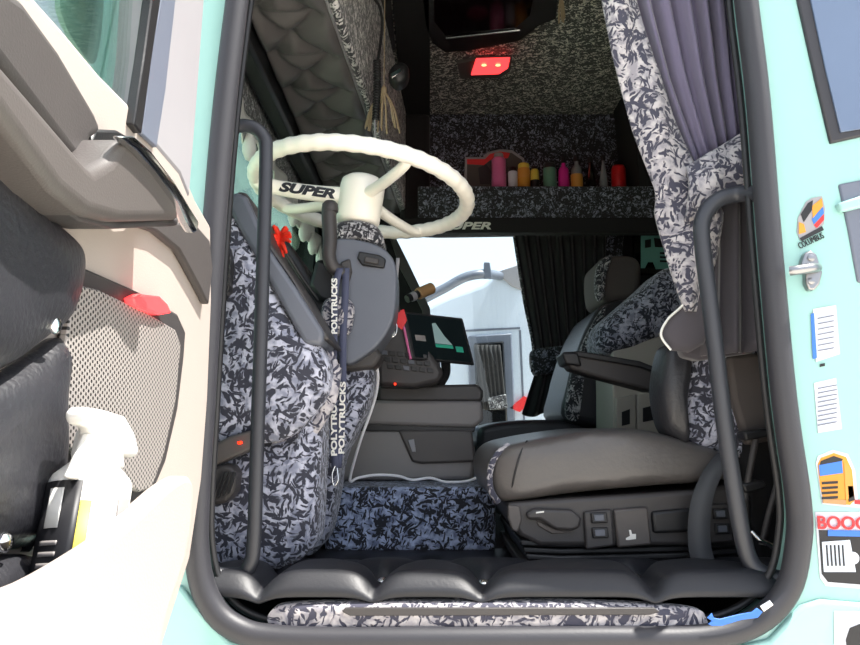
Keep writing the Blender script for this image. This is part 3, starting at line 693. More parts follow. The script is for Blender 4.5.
# ================================================================== DRIVER SEAT
ds = thing('driver_seat', 'dark leather driver seat with an air suspension base nearest the doorway', 'seat')
prof = [(487, 470), (492, 456), (504, 446), (526, 440), (560, 434), (600, 429), (640, 429), (676, 436), (710, 446), (738, 458), (742, 474), (716, 482), (660, 486), (600, 491), (550, 497), (515, 502), (497, 501), (489, 488)]
P = [PY(x, y, .27) for x, y in cr(prof, 10)]
bm = bmesh.new(); c = sum(P, Vector())/len(P); rows = []
steps = [(-.026, .02), (-.026, .2), (-.0255, .35), (-.025, .5), (-.023, .62), (-.020, .72), (-.016, .80), (-.010, .87), (-.003, .925), (.008, .965), (.022, .988), (.045, 1.0), (.10, 1.01), (.25, 1.0), (.40, 1.01), (.455, 1.0), (.48, .985), (.494, .95), (.50, .9)]
for d, s_ in steps:
    row = []
    for p in P:
        qx = c+(p-c)*s_; q0 = Vector((qx.x, 0, qx.z-CZ))
        m1 = max(0, min(1, (qx.x-.16)/.12))*max(0, min(1, (.06-(qx.z-CZ))/.05)) if d < .06 else 0
        m2 = max(0, 1-abs(qx.x-.30)/.2) if d < .06 else 0
        m1 *= max(0, (s_-.55)/.45); m2 *= max(0, (s_-.4)/.6)
        wr = -.0035*m1*(.5+.5*math.sin((q0.x*.9-q0.z*1.1)*190+2*math.sin(q0.x*30)))-.003*m2*math.sin((q0.x*.35+q0.z)*75)
        row.append(bm.verts.new(qx+Vector((0, d+wr, 0))))
    rows.append(row)
n = len(P)
for a, b in zip(rows, rows[1:]):
    for i in range(n): bm.faces.new((a[i], a[(i+1) % n], b[(i+1) % n], b[i]))
bm.faces.new(rows[0][::-1]); bm.faces.new(rows[-1])
cu = link('seat_cushion', bm, 'seatleather', ds)
tube('seam', [PY(527, 441, .275), PY(521, 452, .253), PY(515, 472, .250), PY(512, 488, .256), PY(511, 500, .275)], .0018, 'black', cu, ns=6)
tube('piping', [PY(508, 445, .285), PY(496, 456, .268), (PY(490, 472, .264)), PY(491, 490, .264), PY(498, 502, .272)], .006, 'fabric_light', cu, ns=8)['label'] = 'pale plush edge at the cushion nose'
bs = link('base_panel', prism_bm([PY(x, y, .255) for x, y in [(507, 503), (540, 500), (700, 490), (744, 482), (752, 500), (752, 546), (540, 546), (520, 536), (510, 520)]], (0, .46, 0)), 'dgray', ds, bevel=.008, seg=3)
prY('cup_recess', [(508, 505), (520, 506), (522, 520), (518, 533), (512, 530), (508, 518)], .249, .01, 'graypl', bs, bevel=.003)
lr = prY('adjust_lever', [(526, 514), (534, 509), (572, 510), (582, 518), (580, 528), (572, 531), (556, 530), (540, 520), (528, 520)], .238, .02, 'dgray', bs, bevel=.006, seg=3)
prY('lever_recess', [(536, 520), (556, 529), (574, 533), (552, 534), (538, 526)], .252, .006, 'graypl', bs, bevel=.002)
bp_ = prY('switch_plate', [(584, 512), (612, 509), (615, 546), (586, 550)], .244, .02, 'dgray', bs, bevel=.004)
for (x, y) in ((591, 513), (592, 528)):
    b_ = prY('switch', [(x, y), (x+16, y-.6), (x+17, y+10), (x+1, y+10.6)], .238, .01, 'black', bp_, bevel=.002)
    prY('switch_face', [(x+3, y+2), (x+13, y+1.6), (x+13.6, y+8), (x+3.6, y+8.4)], .235, .005, 'bluegray', b_, bevel=.001)
pd = prY('heel_plate', [(614, 510), (648, 507), (652, 545), (618, 548)], .243, .02, 'graypl', bs, bevel=.004)
prY('pictogram', [(629, 540), (636, 539), (636, 534), (632, 534), (631, 530), (629, 530), (630, 536), (626, 538), (626, 540)], .2425, .001, 'whitepl', pd, bevel=0)
prY('pictogram_mark', [(536, 512), (544, 511), (544, 512.5), (536, 513.5)], .2375, .001, 'whitepl', lr, bevel=0)
rl_ = prY('side_roll', [(652, 512), (692, 508), (694, 520), (692, 532), (654, 534)], .244, .02, 'black', bs, bevel=.006, seg=4)
bp2 = prY('switch_plate', [(706, 505), (732, 503), (734, 542), (710, 544)], .244, .02, 'dgray', bs, bevel=.004)
for (x, y) in ((713, 509), (715, 524)):
    b_ = prY('switch', [(x, y), (x+15, y-.6), (x+16, y+10), (x+1, y+10.6)], .238, .01, 'black', bp2, bevel=.002)
    prY('switch_face', [(x+3, y+2), (x+12, y+1.6), (x+12.6, y+8), (x+3.6, y+8.4)], .235, .005, 'bluegray', b_, bevel=.001)
bm = bmesh.new()
for k in range(5):
    y0 = 540+k*7
    prism_bm([PY(x, y, .262+.004*(k % 2)) for x, y in [(520+k*3, y0), (560, y0+2), (680, y0-1), (755, y0-8), (755, y0-1), (680, y0+5), (560, y0+7.5), (521+k*3, y0+6)]], (0, .44, 0), bm)
link('bellows', bm, 'black', ds, bevel=.003)
link('mounting_plate', prism_bm([PY(x, y, .27) for x, y in [(520, 560), (760, 556), (760, 574), (524, 576)]], (0, .42, 0)), 'dgray', ds, bevel=.003)
# backrest
bk = link('backrest', prism_bm([PY(x, y, .30) for x, y in cr([(682, 342), (704, 300), (730, 280), (790, 290), (800, 380), (785, 470), (730, 462), (692, 446), (680, 420), (678, 370)], 4)], (.085, .42, 0)), 'seatleather', ds, bevel=.03, seg=5)
pfY('backrest_side', [(690, 344), (730, 334), (770, 340), (775, 420), (768, 462), (722, 452), (688, 444), (686, 400)], .285, .02, 'fabric', bk, back=.02)['label'] = 'crushed fabric side panel'
pfY('side_bolster', [(664, 352), (674, 342), (690, 338), (690, 370), (686, 405), (688, 444), (674, 438), (664, 425), (658, 390)], .275, .03, 'leather', bk, back=.06)
ar = link('arm_rest', prism_bm([PY(x, y, .62) for x, y in [(564, 352), (580, 351), (640, 362), (664, 372), (668, 392), (650, 391), (600, 378), (570, 369)]], (0, .075, 0)), 'dgray', ds, bevel=.008, seg=4)
prY('arm_rest_tip', [(562, 353), (578, 352), (582, 366), (566, 364)], .605, .1, 'black', ar, bevel=.005, seg=3)
link('arm_rest_top', prism_bm([PY(x, y, .61) for x, y in [(563, 352), (580, 351), (640, 361), (666, 371), (666, 376), (640, 367), (580, 357), (564, 357)]], (0, .095, 0)), 'black', ar, bevel=.003)
# seat belt strap and seat rear mechanism
tag(band('seat_belt', [PY(728, 452, .24), PY(714, 470, .215), PY(702, 500, .20), (PY(699, 535, .195)), PY(704, 562, .19), PY(722, 577, .19), PY(752, 575, .2), PY(772, 566, .22)], (.036, -.01, .006), .0025, 'belt', None), 'grey seat belt webbing looping down over the driver seat base', 'seat belt')
mc = thing('seat_belt_reel', 'black belt buckle and anchor rods in the rear corner of the doorway', 'belt anchor')
tube('rod', [PY(757, 432, .2), PY(750, 470, .2), PY(745, 500, .2)], .006, 'dgray', mc, ns=8)
tube('rod', [PY(782, 470, .18), PY(770, 510, .18), PY(762, 545, .18)], .006, 'dgray', mc, ns=8)
prY('bracket', [(744, 432), (770, 428), (774, 436), (746, 441)], .19, .04, 'black', mc, bevel=.004)
prY('bracket', [(742, 484), (764, 480), (768, 488), (746, 494)], .19, .04, 'black', mc, bevel=.004)
tube('buckle', [PY(752, 532, .15), PY(760, 540, .14), PY(770, 545, .14), PY(780, 555, .14)], .004, 'chrome', mc, ns=8)
prY('housing', [(744, 430), (775, 420), (800, 470), (800, 580), (762, 575), (748, 520)], .26, .1, 'matblack', mc, bevel=.01)
# spring lead and blue hook
cl = thing('spanner_keyring', 'blue spanner shaped keyring lying at the rear end of the sill', 'keyring')
prY('spanner', [(707, 618), (712, 613), (714, 618), (720, 619), (740, 614), (752, 612), (757, 608), (763, 612), (758, 618), (742, 620), (722, 626), (712, 626), (708, 624), (712, 621)], -.024, .002, 'blue', cl, bevel=.001)
prY('split_ring', [(760, 606), (770, 600), (774, 605), (764, 612)], -.024, .004, 'chrome', cl, bevel=.001)
bm = bmesh.new()
cp = []
for i in range(90):
    t = i/89; a = t*2*PI*11
    b0 = PY(738+42*t, 586+14*t, .045); cp.append(b0+Vector((math.sin(a)*.003, math.cos(a)*.008, math.sin(a)*.008)))
tag(tube('coiled_lead', cp, .0017, 'black', None, sm=0, ns=6), 'black coiled lead on the mat below the thick grab rail', 'cable')
# ================================================================== PASSENGER SEAT, BUNK, LOCKER
ps = thing('passenger_seat', 'dark passenger seat with headrest at the far side of the cab', 'seat')
link('seat_cushion', prism_bm([PY(x, y, 1.45) for x, y in cr([(478, 432), (490, 424), (520, 420), (575, 420), (610, 424), (612, 448), (560, 458), (500, 462), (480, 456)], 4)], (0, .5, 0)), 'leather', ds and ps, bevel=.025, seg=4)
link('seat_base', prism_bm([PY(x, y, 1.5) for x, y in [(500, 455), (610, 448), (610, 525), (505, 525)]], (0, .4, 0)), 'black', ps, bevel=.01)
link('backrest', prism_bm([PY(x, y, 1.40) for x, y in cr([(566, 420), (568, 385), (578, 350), (590, 322), (606, 303), (640, 300), (650, 330), (640, 380), (625, 425)], 4)], (0, .46, 0)), 'leather', ps, bevel=.03, seg=4)
pfY('backrest_side', [(566, 415), (570, 380), (582, 345), (596, 318), (606, 306), (600, 330), (588, 360), (580, 400), (578, 420)], 1.385, .012, 'fabric_fine', ps, back=.02)
link('head_rest', prism_bm([PY(x, y, 1.48) for x, y in cr([(600, 262), (612, 255), (634, 256), (642, 268), (638, 296), (616, 302), (602, 296)], 4)], (0, .30, 0)), 'brownprint', ps, bevel=.025, seg=4)
pfY('head_rest_side', [(597, 268), (604, 258), (612, 256), (606, 276), (604, 296), (598, 300), (595, 285)], 1.465, .012, 'fabric_fine', ps, back=.02)
lk = thing('bunk_locker', 'beige storage locker under the bunk with dark finger pulls', 'locker')
link('carcass', prism_bm([PY(x, y, 1.10) for x, y in [(612, 352), (628, 344), (668, 334), (800, 332), (800, 544), (614, 544), (613, 392)]], (0, .24, 0)), 'beige', lk, bevel=.006)
for (x0, x1, y) in ((619, 636, 398), (640, 660, 394)):
    d_ = prY('drawer', [(x0-3, y), (x1, y-4), (x1+1, y+56), (x0-3, y+56)], 1.085, .02, 'beige', lk, bevel=.004)
    prY('finger_pull', [(x0+3, y+14), (x1-6, y+11), (x1-6, y+26), (x0+3, y+28)], 1.082, .006, 'black', d_, bevel=.001)
bkb = thing('bunk_bolster', 'plump roll of crushed grey fabric between the two seats', 'bolster')
pfY('roll', [(596, 345), (600, 325), (622, 305), (645, 285), (662, 270), (680, 268), (700, 280), (700, 310), (680, 330), (650, 342), (625, 352), (605, 354)], 1.12, .05, 'fabric', bkb, back=.14)
# ================================================================== DRIVER CURTAIN
dc = thing('driver_curtain', 'violet grey pleated curtain with a pale crushed fabric border tied back at the doorway', 'curtain')
rws = [(-180, 620, 742), (0, 633, 750), (80, 656, 752), (130, 676, 753), (170, 692, 754)]
def fcur(u, v):
    ylo = 172-40*u; y = -180+(ylo+180)*v
    l, r_ = rows_lr(rws, y)
    x = l+(r_-l)*u
    ph = u*2*PI*6.5+.8*math.sin(u*9)
    amp = .022*(1-.45*v)
    return PY(x, y, .17)+Vector((0, amp*math.sin(ph)+.004*math.sin(ph*2.3+v*3), 0))
sheet('pleats', fcur, 110, 24, 'curtain', dc, solid=.003)
brw = [(-180, 590, 622), (0, 603, 636), (60, 612, 652), (120, 630, 674), (165, 645, 694), (195, 655, 712), (215, 654, 722), (260, 668, 716), (300, 681, 700), (312, 686, 694)]
def fb(u, v):
    y = -180+492*v; l, r_ = rows_lr(brw, y)
    return PY(l+(r_-l)*u, y, .145)+Vector((0, -.012*math.sin(u*PI)+.005*math.sin(v*23+u*6), 0))
sheet('border', fb, 14, 60, 'fabric_light', dc, solid=.008)['label'] = 'pale crushed fabric border'
def fs(u, v):
    x = 686+(756-686)*u; top = 168-42*u; bot = 222-34*u
    return PY(x, top+(bot-top)*v, .12)+Vector((0, -.02*math.sin(v*PI)+.003*math.sin(u*14), 0))
sheet('tie_back', fs, 20, 12, 'fabric_light', dc, solid=.008)['label'] = 'pale crushed fabric tie back'
def fl(u, v):
    x = 700+62*u+8*v-10*(1-u)*v; y = 196+(356-196)*v-6*u
    return PY(x, y, .17)+Vector((0, .014*math.sin(u*2*PI*3.2+v), 0))
sheet('lower_drop', fl, 60, 14, 'curtaindark', dc, solid=.003)
fp = [(660, 334), (668, 318), (686, 300), (706, 264), (714, 290), (712, 322), (704, 344), (690, 352), (672, 350)]
pfY('flap', fp, .15, .012, 'curtaindark', dc, back=.01, sm=0)
tube('flap_hem', [PY(707, 263, .145), PY(686, 301, .14), PY(668, 319, .14), PY(661, 335, .14), PY(671, 350, .14)], .0022, 'hem', dc, ns=6)
prY('hem_roll', [(682, 346), (752, 336), (758, 352), (700, 360), (684, 356)], .18, .04, 'curtaindark', dc, bevel=.008, seg=3)
tag(prY('seat_cover', [(728, 356), (762, 352), (772, 400), (775, 440), (748, 446), (734, 400)], .225, .03, 'brownprint', None, bevel=.008), 'brown grey cloth hanging behind the thick grab rail below the curtain', 'cloth')
# ================================================================== PASSENGER CURTAIN
pc = thing('passenger_curtain', 'black velvet curtain gathered beside the far side window', 'curtain')
def fpc(u, v):
    rw = [(232, 513, 606), (345, 533, 604), (390, 540, 604)]
    y = 232+v*118; l, r_ = rows_lr(rw, y); x = l+(r_-l)*u
    return PY(x, y, FARY-.09)+Vector((0, .02*math.sin(u*2*PI*8), 0))
sheet('pleats', fpc, 110, 10, 'blackcurt', pc)
pfY('tie_back', [(531, 352), (545, 348), (572, 346), (578, 358), (572, 370), (548, 374), (534, 374)], FARY-.12, .02, 'fabric_dark', pc, back=.05)
def fpd(u, v):
    l = 536-14*v; r_ = 575+2*v; y = 370+v*44+3*math.sin(u*9)
    return PY(l+(r_-l)*u, y, FARY-.09)+Vector((0, .015*math.sin(u*2*PI*4), 0))
sheet('lower_drop', fpd, 50, 8, 'blackcurt', pc)
tube('hem', [PY(514, 236, FARY-.12), PY(524, 300, FARY-.12), PY(533, 346, FARY-.12), PY(532, 372, FARY-.12)], .006, 'fabric_fine', pc, ns=6)
# mural and small board on the far wall
mu = thing('truck_picture', 'dim picture of a mint green lorry on the far wall', 'picture')
prY('board', [(634, 222), (700, 222), (700, 274), (634, 274)], FARY-.03, .03, 'blackglass', mu, bevel=.002)
prY('lorry_cab', [(641, 236), (650, 230), (668, 230), (676, 233), (684, 238), (688, 262), (684, 268), (656, 269), (653, 262), (648, 262), (645, 268), (641, 268)], FARY-.034, .003, 'teal', mu, bevel=0)
prY('lorry_glass', [(645, 240), (651, 239), (651, 247), (645, 248)], FARY-.036, .002, 'ink', mu, bevel=0)
prY('lorry_glass', [(654, 238), (674, 240), (676, 248), (655, 247)], FARY-.036, .002, 'ink', mu, bevel=0)
for k in range(3): prY('lorry_grille', [(660, 252+k*4), (678, 253+k*4), (678, 255+k*4), (660, 254+k*4)], FARY-.036, .002, 'ink', mu, bevel=0)
tag(prY('fabric_panel', [(590, 236), (624, 235), (622, 258), (600, 262), (592, 260)], FARY-.05, .05, 'fabric_dark', None, bevel=.004), 'small crushed fabric panel on the far wall above the passenger headrest', 'panel')
# ================================================================== OVERHEAD
HO = .95
oh = thing('overhead_locker', 'long overhead locker with a tufted charcoal leather underside', 'overhead locker')
x0, x1 = -.425, -.20
def xe(y): return -.234+(y-.44)*.061
def shx(o):
    for v in o.data.vertices:
        if v.co.x > -.30: v.co.x += xe(v.co.y)-x1
    return o
rowsT = []
tb_ = []; tsg = []
PYT = .105
for i in range(20):
    y = .30+i*PYT
    if i % 2 == 0: tb_ += [V2(x0+.02, y), V2(x1-.045, y)]
    else: tb_ += [V2((x0+x1)/2-.02, y)]
for a in tb_:
    for b in tb_:
        if a is not b and (a-b).length < .17: tsg.append((a, b))
def th(x, y):
    p = V2(x, y)
    db_ = min((p-b).length for b in tb_)
    near = [s for s in tsg if abs(s[0].y-y) < .25]
    d = min(seg_d(p, a, b) for a, b in near) if near else .1
    e = min(x-x0, x1-x)
    return (.035*(1-math.exp(-(d/.03)**1.2))-.012*math.exp(-(db_/.025)**2))*min(1, max(0, e/.02))**.5
def ft_(u, v):
    x = x0+(x1-x0)*u; y = .09+v*2.1
    return Vector((x0+(xe(y)-x0)*u, y, CZ+HO+.02-th(x, y)))
sheet('tufted_underside', ft_, 30, 230, 'tuft', oh, solid=.004)
shx(box('carcass', -.485, x1, .09, 2.2, CZ+HO+.03, CEIL-.002, 'black', oh, bevel=.004))
shx(box('face_cover', x1, x1+.022, .09, 2.2, CZ+HO+.005, CEIL-.004, 'fabric_dim', oh, bevel=.01))
M['fabric_face'] = crackle('crushed_plush_face', (232, 228, 226), (40, 40, 46), (170, 168, 168), 1.0, 1.3, 1.1)
bpy.data.objects['face_cover'].data.materials[0] = M['fabric_face']
box('visor_rail', x0-.06, x0-.004, .09, 2.2, CZ+HO-.035, CZ+HO+.04, 'black', oh, bevel=.012)
tube('piping', [(xe(.1), .1, CZ+HO+.006), (xe(2.19), 2.19, CZ+HO+.006)], .004, 'pale', oh, sm=0, ns=6)
tag(box('curtain_rail', -.125, .0, .10, 2.2, CEIL-.025, CEIL-.003, 'matblack', None, bevel=.004), 'wide black strip running across the roof lining', 'curtain rail')
tag(box('pillar_curtain', -.13, -.0, 2.14, 2.24, CZ+.86, CEIL-.03, 'blackcurt', None, bevel=.02), 'black curtain bunched at the far end of the roof strip', 'curtain')
box('rail_recess', -.165, -.13, .5, 1.6, CEIL-.012, CEIL-.002, 'black', None, bevel=.002)
rr_ = bpy.data.objects['rail_recess']; tag(rr_, 'slim black slot in the roof lining beside the overhead locker', 'slot')
# pattern board above windscreen, and pelmet with bobbles
wp_ = thing('windscreen_pelmet', 'white scalloped pelmet with hanging drops along the windscreen', 'pelmet')
def pelpt(t): # along the windscreen
    a = Vector((-.478, .20, CZ+.805)); b = Vector((-.478, 2.17, CZ+.805)); return a+(b-a)*t
def fpl(u, v):
    p = pelpt(u); drop = .05+.04*abs(math.sin(u*PI*9))
    return p+Vector((.008*math.sin(u*60), 0, -drop*v+.02))
sheet('valance', fpl, 120, 6, 'hem', wp_, solid=.004)
for k in range(9):
    t = (k+.5)/9
    if t > 1: break
    p = pelpt(t)+Vector((.012, 0, -.06))
    link('drop', lathe_bm(p, [(.003, .03), (.008, .015), (.018, -.02), (.018, -.035), (.010, -.055), (.002, -.06)], ns=12), 'hem', wp_)
hb = thing('windscreen_header', 'grey crushed fabric board between windscreen and visor rail', 'fabric board')
def fhd(u, v):
    return Vector((-.500-.012*v, .09+2.1*u, CZ+HO+.01-.15*v))
sheet('board', fhd, 40, 4, 'fabric_fine', hb, solid=.006)
# hanging tassels, coil cord
def tassel(name, p, n_, ln, spread, label):
    t = thing(name, label, 'tassel')
    tube('hanging_cord', [p, Vector((p.x, p.y, CEIL))], .0015, 'rope', t, sm=0, ns=6)
    lathe('knot', p, [(.004, 0), (.008, -.006), (.009, -.016), (.006, -.022)], 'rope', t, ns=10)
    for k in range(n_):
        a = 2*PI*k/n_; s = spread*(.6+.4*random.random()); l = ln*(.85+.25*random.random())
        e = p+Vector((math.cos(a)*s, math.sin(a)*s*.5, -l))
        tube('strand', [p+Vector((0, 0, -.012)), (p+e)/2+Vector((math.cos(a)*s*.18, 0, .0)), e], .0026, 'rope', t, sm=3, ns=5)
    return t
tassel('rope_tassel', PY(384, 86, .95), 18, .13, .06, 'frayed rope tassel hanging at the end of the overhead locker')
tassel('rope_tassel', PY(561, -8, 1.2), 8, .10, .016, 'thin rope tassel hanging from the roof near the hatch')
cp = []
for i in range(200):
    t = i/199; a = t*2*PI*22
    b0 = PY(377+1.5*t-3*t*t, 60+60*t, .86)
    cp.append(b0+Vector((math.cos(a)*.0085, math.sin(a)*.0085, 0)))
cc_ = thing('coiled_cable', 'dark coiled microphone cord hanging in front of the frayed tassel', 'cord')
tube('coil', cp, .003, 'black', cc_, sm=0, ns=6)
tube('plain_end', [PY(378, 60, .86), PY(382, 30, .86), PY(380, 8, .86), PY(368, -20, .86), PY(364, -112, .86)], .004, 'black', cc_, ns=8)
tube('plain_end', [PY(375, 120, .86), PY(375, 145, .86)], .003, 'pale', cc_, sm=0, ns=8)
mk = thing('microphone', 'black handset clipped to the overhead locker beside the coiled cord', 'microphone')
pfY('body', [(388, 76), (393, 66), (403, 63), (409, 70), (406, 82), (396, 86)], .90, .02, 'black', mk, back=.03)
prY('clip', [(390, 74), (400, 68), (402, 71), (392, 78)], .875, .01, 'chrome', mk, bevel=.001)
# ================================================================== FAR SHELF
sh = thing('bottle_shelf', 'dark fabric covered shelf high above the far window with SUPER on its lip', 'shelf')
ST = PY(430, 189, 1.90)
zs = ST.z
xa, xb = PY(418, 189, 1.9).x, PY(668, 189, 1.9).x
box('shelf_board', xa, xb, 1.88, FARY-.002, zs-.02, zs, 'fabric_dark', sh, bevel=.003)
link('lip', prism_bm([Vector((xa, 1.86, zs+.0)), Vector((xa, 1.88, zs+.0)), Vector((xa, 1.92, PY(430, 222, 1.9).z)), Vector((xa, 1.89, PY(430, 222, 1.9).z))], (xb-xa, 0, 0)), 'fabric_dark', sh, bevel=.005)
z1 = PY(430, 220, 1.9).z; z0 = PY(430, 234, 1.9).z
fa = box('fascia', PY(400, 225, 1.9).x, 1.3, 1.875, 1.93, z0, z1+.004, 'matblack', sh, bevel=.004)
text('lettering', 'SUPER', PY(441, 229, 1.873), (1, 0, 0), (0, 0, 1), .040, 'whitepl', fa, shear=.25, bold=.0014, width=.20)
box('shelf_back', xa-.0, xb+.1, FARY-.03, FARY-.004, zs, CEIL-.005, 'fabric_dark', sh, bevel=0)
# side cheeks of the shelf niche
sidep = [PY(600, 96, FARY-.04), PY(640, 96, FARY-.04), PY(668, 200, FARY-.04), PY(622, 190, FARY-.04)]
prY('end_cheek', [(628, 60), (690, 60), (690, 192), (640, 192)], 1.9, .3, 'matblack', sh, bevel=.004)
# things on the shelf
YB = 1.98
def onshelf(px, Y=YB): return Vector((PY(px, 189, Y).x, Y, zs+.0005))
def hpx(n, Y=YB): return n/(F/(Y+1.2))
def bottle(px, wpx, hp_, mats, label, cap=None, shape='b', lab=None, Y=YB):
    t = thing('bottle', label, 'bottle')
    b = onshelf(px, Y); r = hpx(wpx)/2; h = hpx(hp_)
    if shape == 'b': pr = [(r*.92, 0), (r, .004), (r, h*.62), (r*.8, h*.7), (r*.4, h*.76), (r*.38, h*.86)]; ct = h*.84
    elif shape == 'j': pr = [(r*.92, 0), (r, .004), (r, h*.8), (r*.92, h*.84)]; ct = h*.82
    elif shape == 'can': pr = [(r*.92, 0), (r, .004), (r, h*.84), (r*.7, h*.9)]; ct = h*.88
    else: pr = [(r*.9, 0), (r, .01), (r*.86, h*.4), (r*.3, h*.8), (r*.26, h*.88)]; ct = h*.86
    lathe('glass_body', b, pr, mats, t, ns=18)
    cr_ = r*(.9 if shape == 'j' else .66 if shape == 'can' else .48)
    lathe('cap', b+Vector((0, 0, ct)), [(cr_, 0), (cr_, h-ct-.004), (cr_*.85, h-ct)], cap or 'ink', t, ns=14)
    if lab: lathe('label_band', b+Vector((0, 0, h*.16)), [(r+.001, 0), (r+.001, h*.34)], lab, t, ns=18)
    return t
bx = thing('cardboard_sign', 'red and white boxed card with a rounded top standing behind the pink bottle', 'card')
bp0 = [(464, 190), (465, 157), (483, 157), (488, 152), (500, 149), (512, 150), (524, 158), (530, 190)]
prY('card', bp0, 2.10, .012, 'pale', bx, bevel=.001)
prY('card_face', [(467, 188), (467, 159), (485, 159), (490, 154), (500, 151.5), (512, 153), (522, 160), (527, 188)], 2.096, .004, 'brownprint', bx, bevel=0)
prY('card_stripe', [(467, 164), (467, 159), (485, 159), (490, 154), (500, 151.5), (510, 153), (508, 158), (490, 160), (484, 165)], 2.093, .002, 'redink', bx, bevel=0)
prY('card_drawing', [(478, 168), (486, 164), (492, 172), (490, 184), (480, 184)], 2.093, .002, 'ink', bx, bevel=0)
tag(lathe('dish', onshelf(479, 2.02)+Vector((0, 0, .012)), [(.003, -.012), (.03, -.010), (.045, -.004), (.05, .006), (.04, .014)], 'pink', None, ns=18), 'flat pink dish beside the ivory wheel rim on the shelf', 'dish')
bottle(499, 15, 44, 'pink', 'pink bottle, leftmost tall one on the shelf', 'pale', 'can', lab='pink')
bottle(513, 10, 29, 'paper', 'white cylindrical bottle next to the tall pink bottle', 'ink', 'j')
bottle(524, 13, 33, 'amber', 'amber jar with a cream lid on the shelf', 'yellow', 'j', lab='yelpaint')
bottle(535, 9, 30, 'yellow', 'slim yellow and black bottle right of the amber jar', 'ink', 'can', lab='ink')
bottle(550, 14, 33, 'greenbottle', 'wide green bottle in the middle of the shelf', 'ink', 'j')
bottle(564, 11, 40, 'magenta', 'dark bottle with a vivid magenta label', 'ink', 'b', lab='magenta')
bottle(577, 12, 42, 'clearish', 'grey bottle with an orange label beside the magenta one', 'ink', 'b', lab='amber')
bottle(591, 12, 40, 'blackglass', 'black tapered bottle left of the silver bottle', 'ink', 'c')
bottle(604, 10, 42, 'clearish', 'tall silver grey bottle next to the red flask', 'ink', 'c')
rf = thing('flask', 'bright red flask at the end of the shelf', 'flask')
b = onshelf(619); r = hpx(15)/2
lathe('body', b, [(r*.9, 0), (r, .006), (r, .074), (r*.97, .08)], 'red', rf)
lathe('cup_cap', b+Vector((0, 0, .08)), [(r, 0), (r*.98, .03), (r*.8, .044), (r*.3, .048)], 'red', rf)
# roof hatch and red lamp
rh = thing('roof_hatch', 'dark glossy roof hatch in the fabric roof lining', 'roof hatch')
hz = 1.425
HP = [(420, -40), (424, 18), (432, 38), (445, 48), (470, 46), (520, 36), (540, 20), (556, 14), (560, -40)]
link('frame', prism_bm([PZ(x, y, hz) for x, y in HP], (0, 0, -.02)), 'black', rh, bevel=.004)
link('panel', prism_bm([PZ(x, y, hz-.022) for x, y in [(434, -40), (434, 20), (448, 38), (512, 30), (530, 14), (540, -40)]], (0, 0, -.006)), 'blackglass', rh, bevel=.002)
tube('handle', [PZ(446, 38, hz-.032), PZ(520, 30, hz-.032)], .0035, 'chrome', rh, sm=0, ns=8)
rl2 = thing('roof_lamp', 'red glowing reading lamp on the roof lining', 'lamp')
link('housing', prism_bm([PZ(x, y, 1.425) for x, y in [(457, 60), (475, 56), (512, 55), (510, 68), (500, 75), (460, 75)]], (0, 0, -.016)), 'graypl', rl2, bevel=.003)
link('lens', prism_bm([PZ(x, y, 1.407) for x, y in [(476, 58), (510, 57), (508, 67), (499, 73), (471, 74)]], (0, 0, -.006)), 'redlamp', rl2, bevel=.002)
for px in (484, 498): lathe('bulb', PZ(px, 65, 1.3985), [(.004, 0), (.010, -.001), (.004, -.003)], 'hotlamp', rl2, ns=12)
# ================================================================== STICKERS ON THE CAB SIDE
YS = -.0015
def stick(name, label): return thing(name, label, 'sticker')
s = stick('sticker', 'small round sticker with COLUMBUS under a lorry drawing above the chrome striker')
prY('backing', [(797, 232), (798, 218), (806, 202), (812, 198), (822, 196), (825, 208), (824, 224), (812, 236), (800, 240)], YS, .001, 'pale', s, bevel=0)
prY('print', [(801, 214), (808, 203), (813, 200), (812, 210), (804, 222)], YS-.001, .0008, 'ink', s, bevel=0)
prY('print', [(812, 206), (822, 198), (823, 206), (813, 218)], YS-.001, .0008, 'yelpaint', s, bevel=0)
prY('print', [(812, 219), (823, 207), (824, 213), (814, 224)], YS-.001, .0008, 'blue', s, bevel=0)
prY('print', [(814, 225), (824, 214), (824, 220), (817, 228)], YS-.001, .0008, 'redink', s, bevel=0)
prY('print', [(799, 222), (804, 224), (806, 232), (799, 234)], YS-.001, .0008, 'yelpaint', s, bevel=0)
prY('print', [(800, 238), (822, 226), (824, 230), (802, 241)], YS-.001, .0008, 'ink', s, bevel=0)
text('lettering', 'COLUMBUS', PY(800, 249, YS-.001), PY(826, 237, 0)-PY(800, 249, 0), (-.3, 0, 1), .014, 'ink', s, bold=0, width=.043)
s = stick('paper_label', 'white paper label with a blue bar below the chrome striker')
prY('backing', [(813, 309), (836, 305), (840, 354), (816, 362)], YS, .001, 'paper', s, bevel=0)
prY('blue_bar', [(811, 314), (814, 313), (817, 358), (813, 359)], YS-.001, .0008, 'blue', s, bevel=0)
for k in range(7): prY('print_line', [(818, 318+k*5.4), (834, 315+k*5.4), (834, 315.8+k*5.4), (818, 318.8+k*5.4)], YS-.0012, .0008, 'slate', s, bevel=0)
prY('print_line', [(820, 364), (825, 363), (825, 366), (820, 367)], YS-.001, .0008, 'ink', s, bevel=0)
s = stick('paper_label', 'plain white printed label above the golden lorry sticker')
prY('backing', [(814, 383), (836, 378), (842, 429), (818, 433)], YS, .001, 'paper', s, bevel=0)
for k in range(9): prY('print_line', [(818, 388+k*4.6), (837, 384.5+k*4.6), (837, 385.4+k*4.6), (818, 389+k*4.6)], YS-.0012, .0008, 'slate', s, bevel=0)
s = stick('sticker', 'golden orange lorry cab sticker above the BOOGIE sticker')
prY('backing', [(816, 463), (818, 456), (833, 450), (848, 454), (855, 470), (858, 500), (862, 508), (838, 506), (822, 504)], YS, .001, 'paper', s, bevel=0)
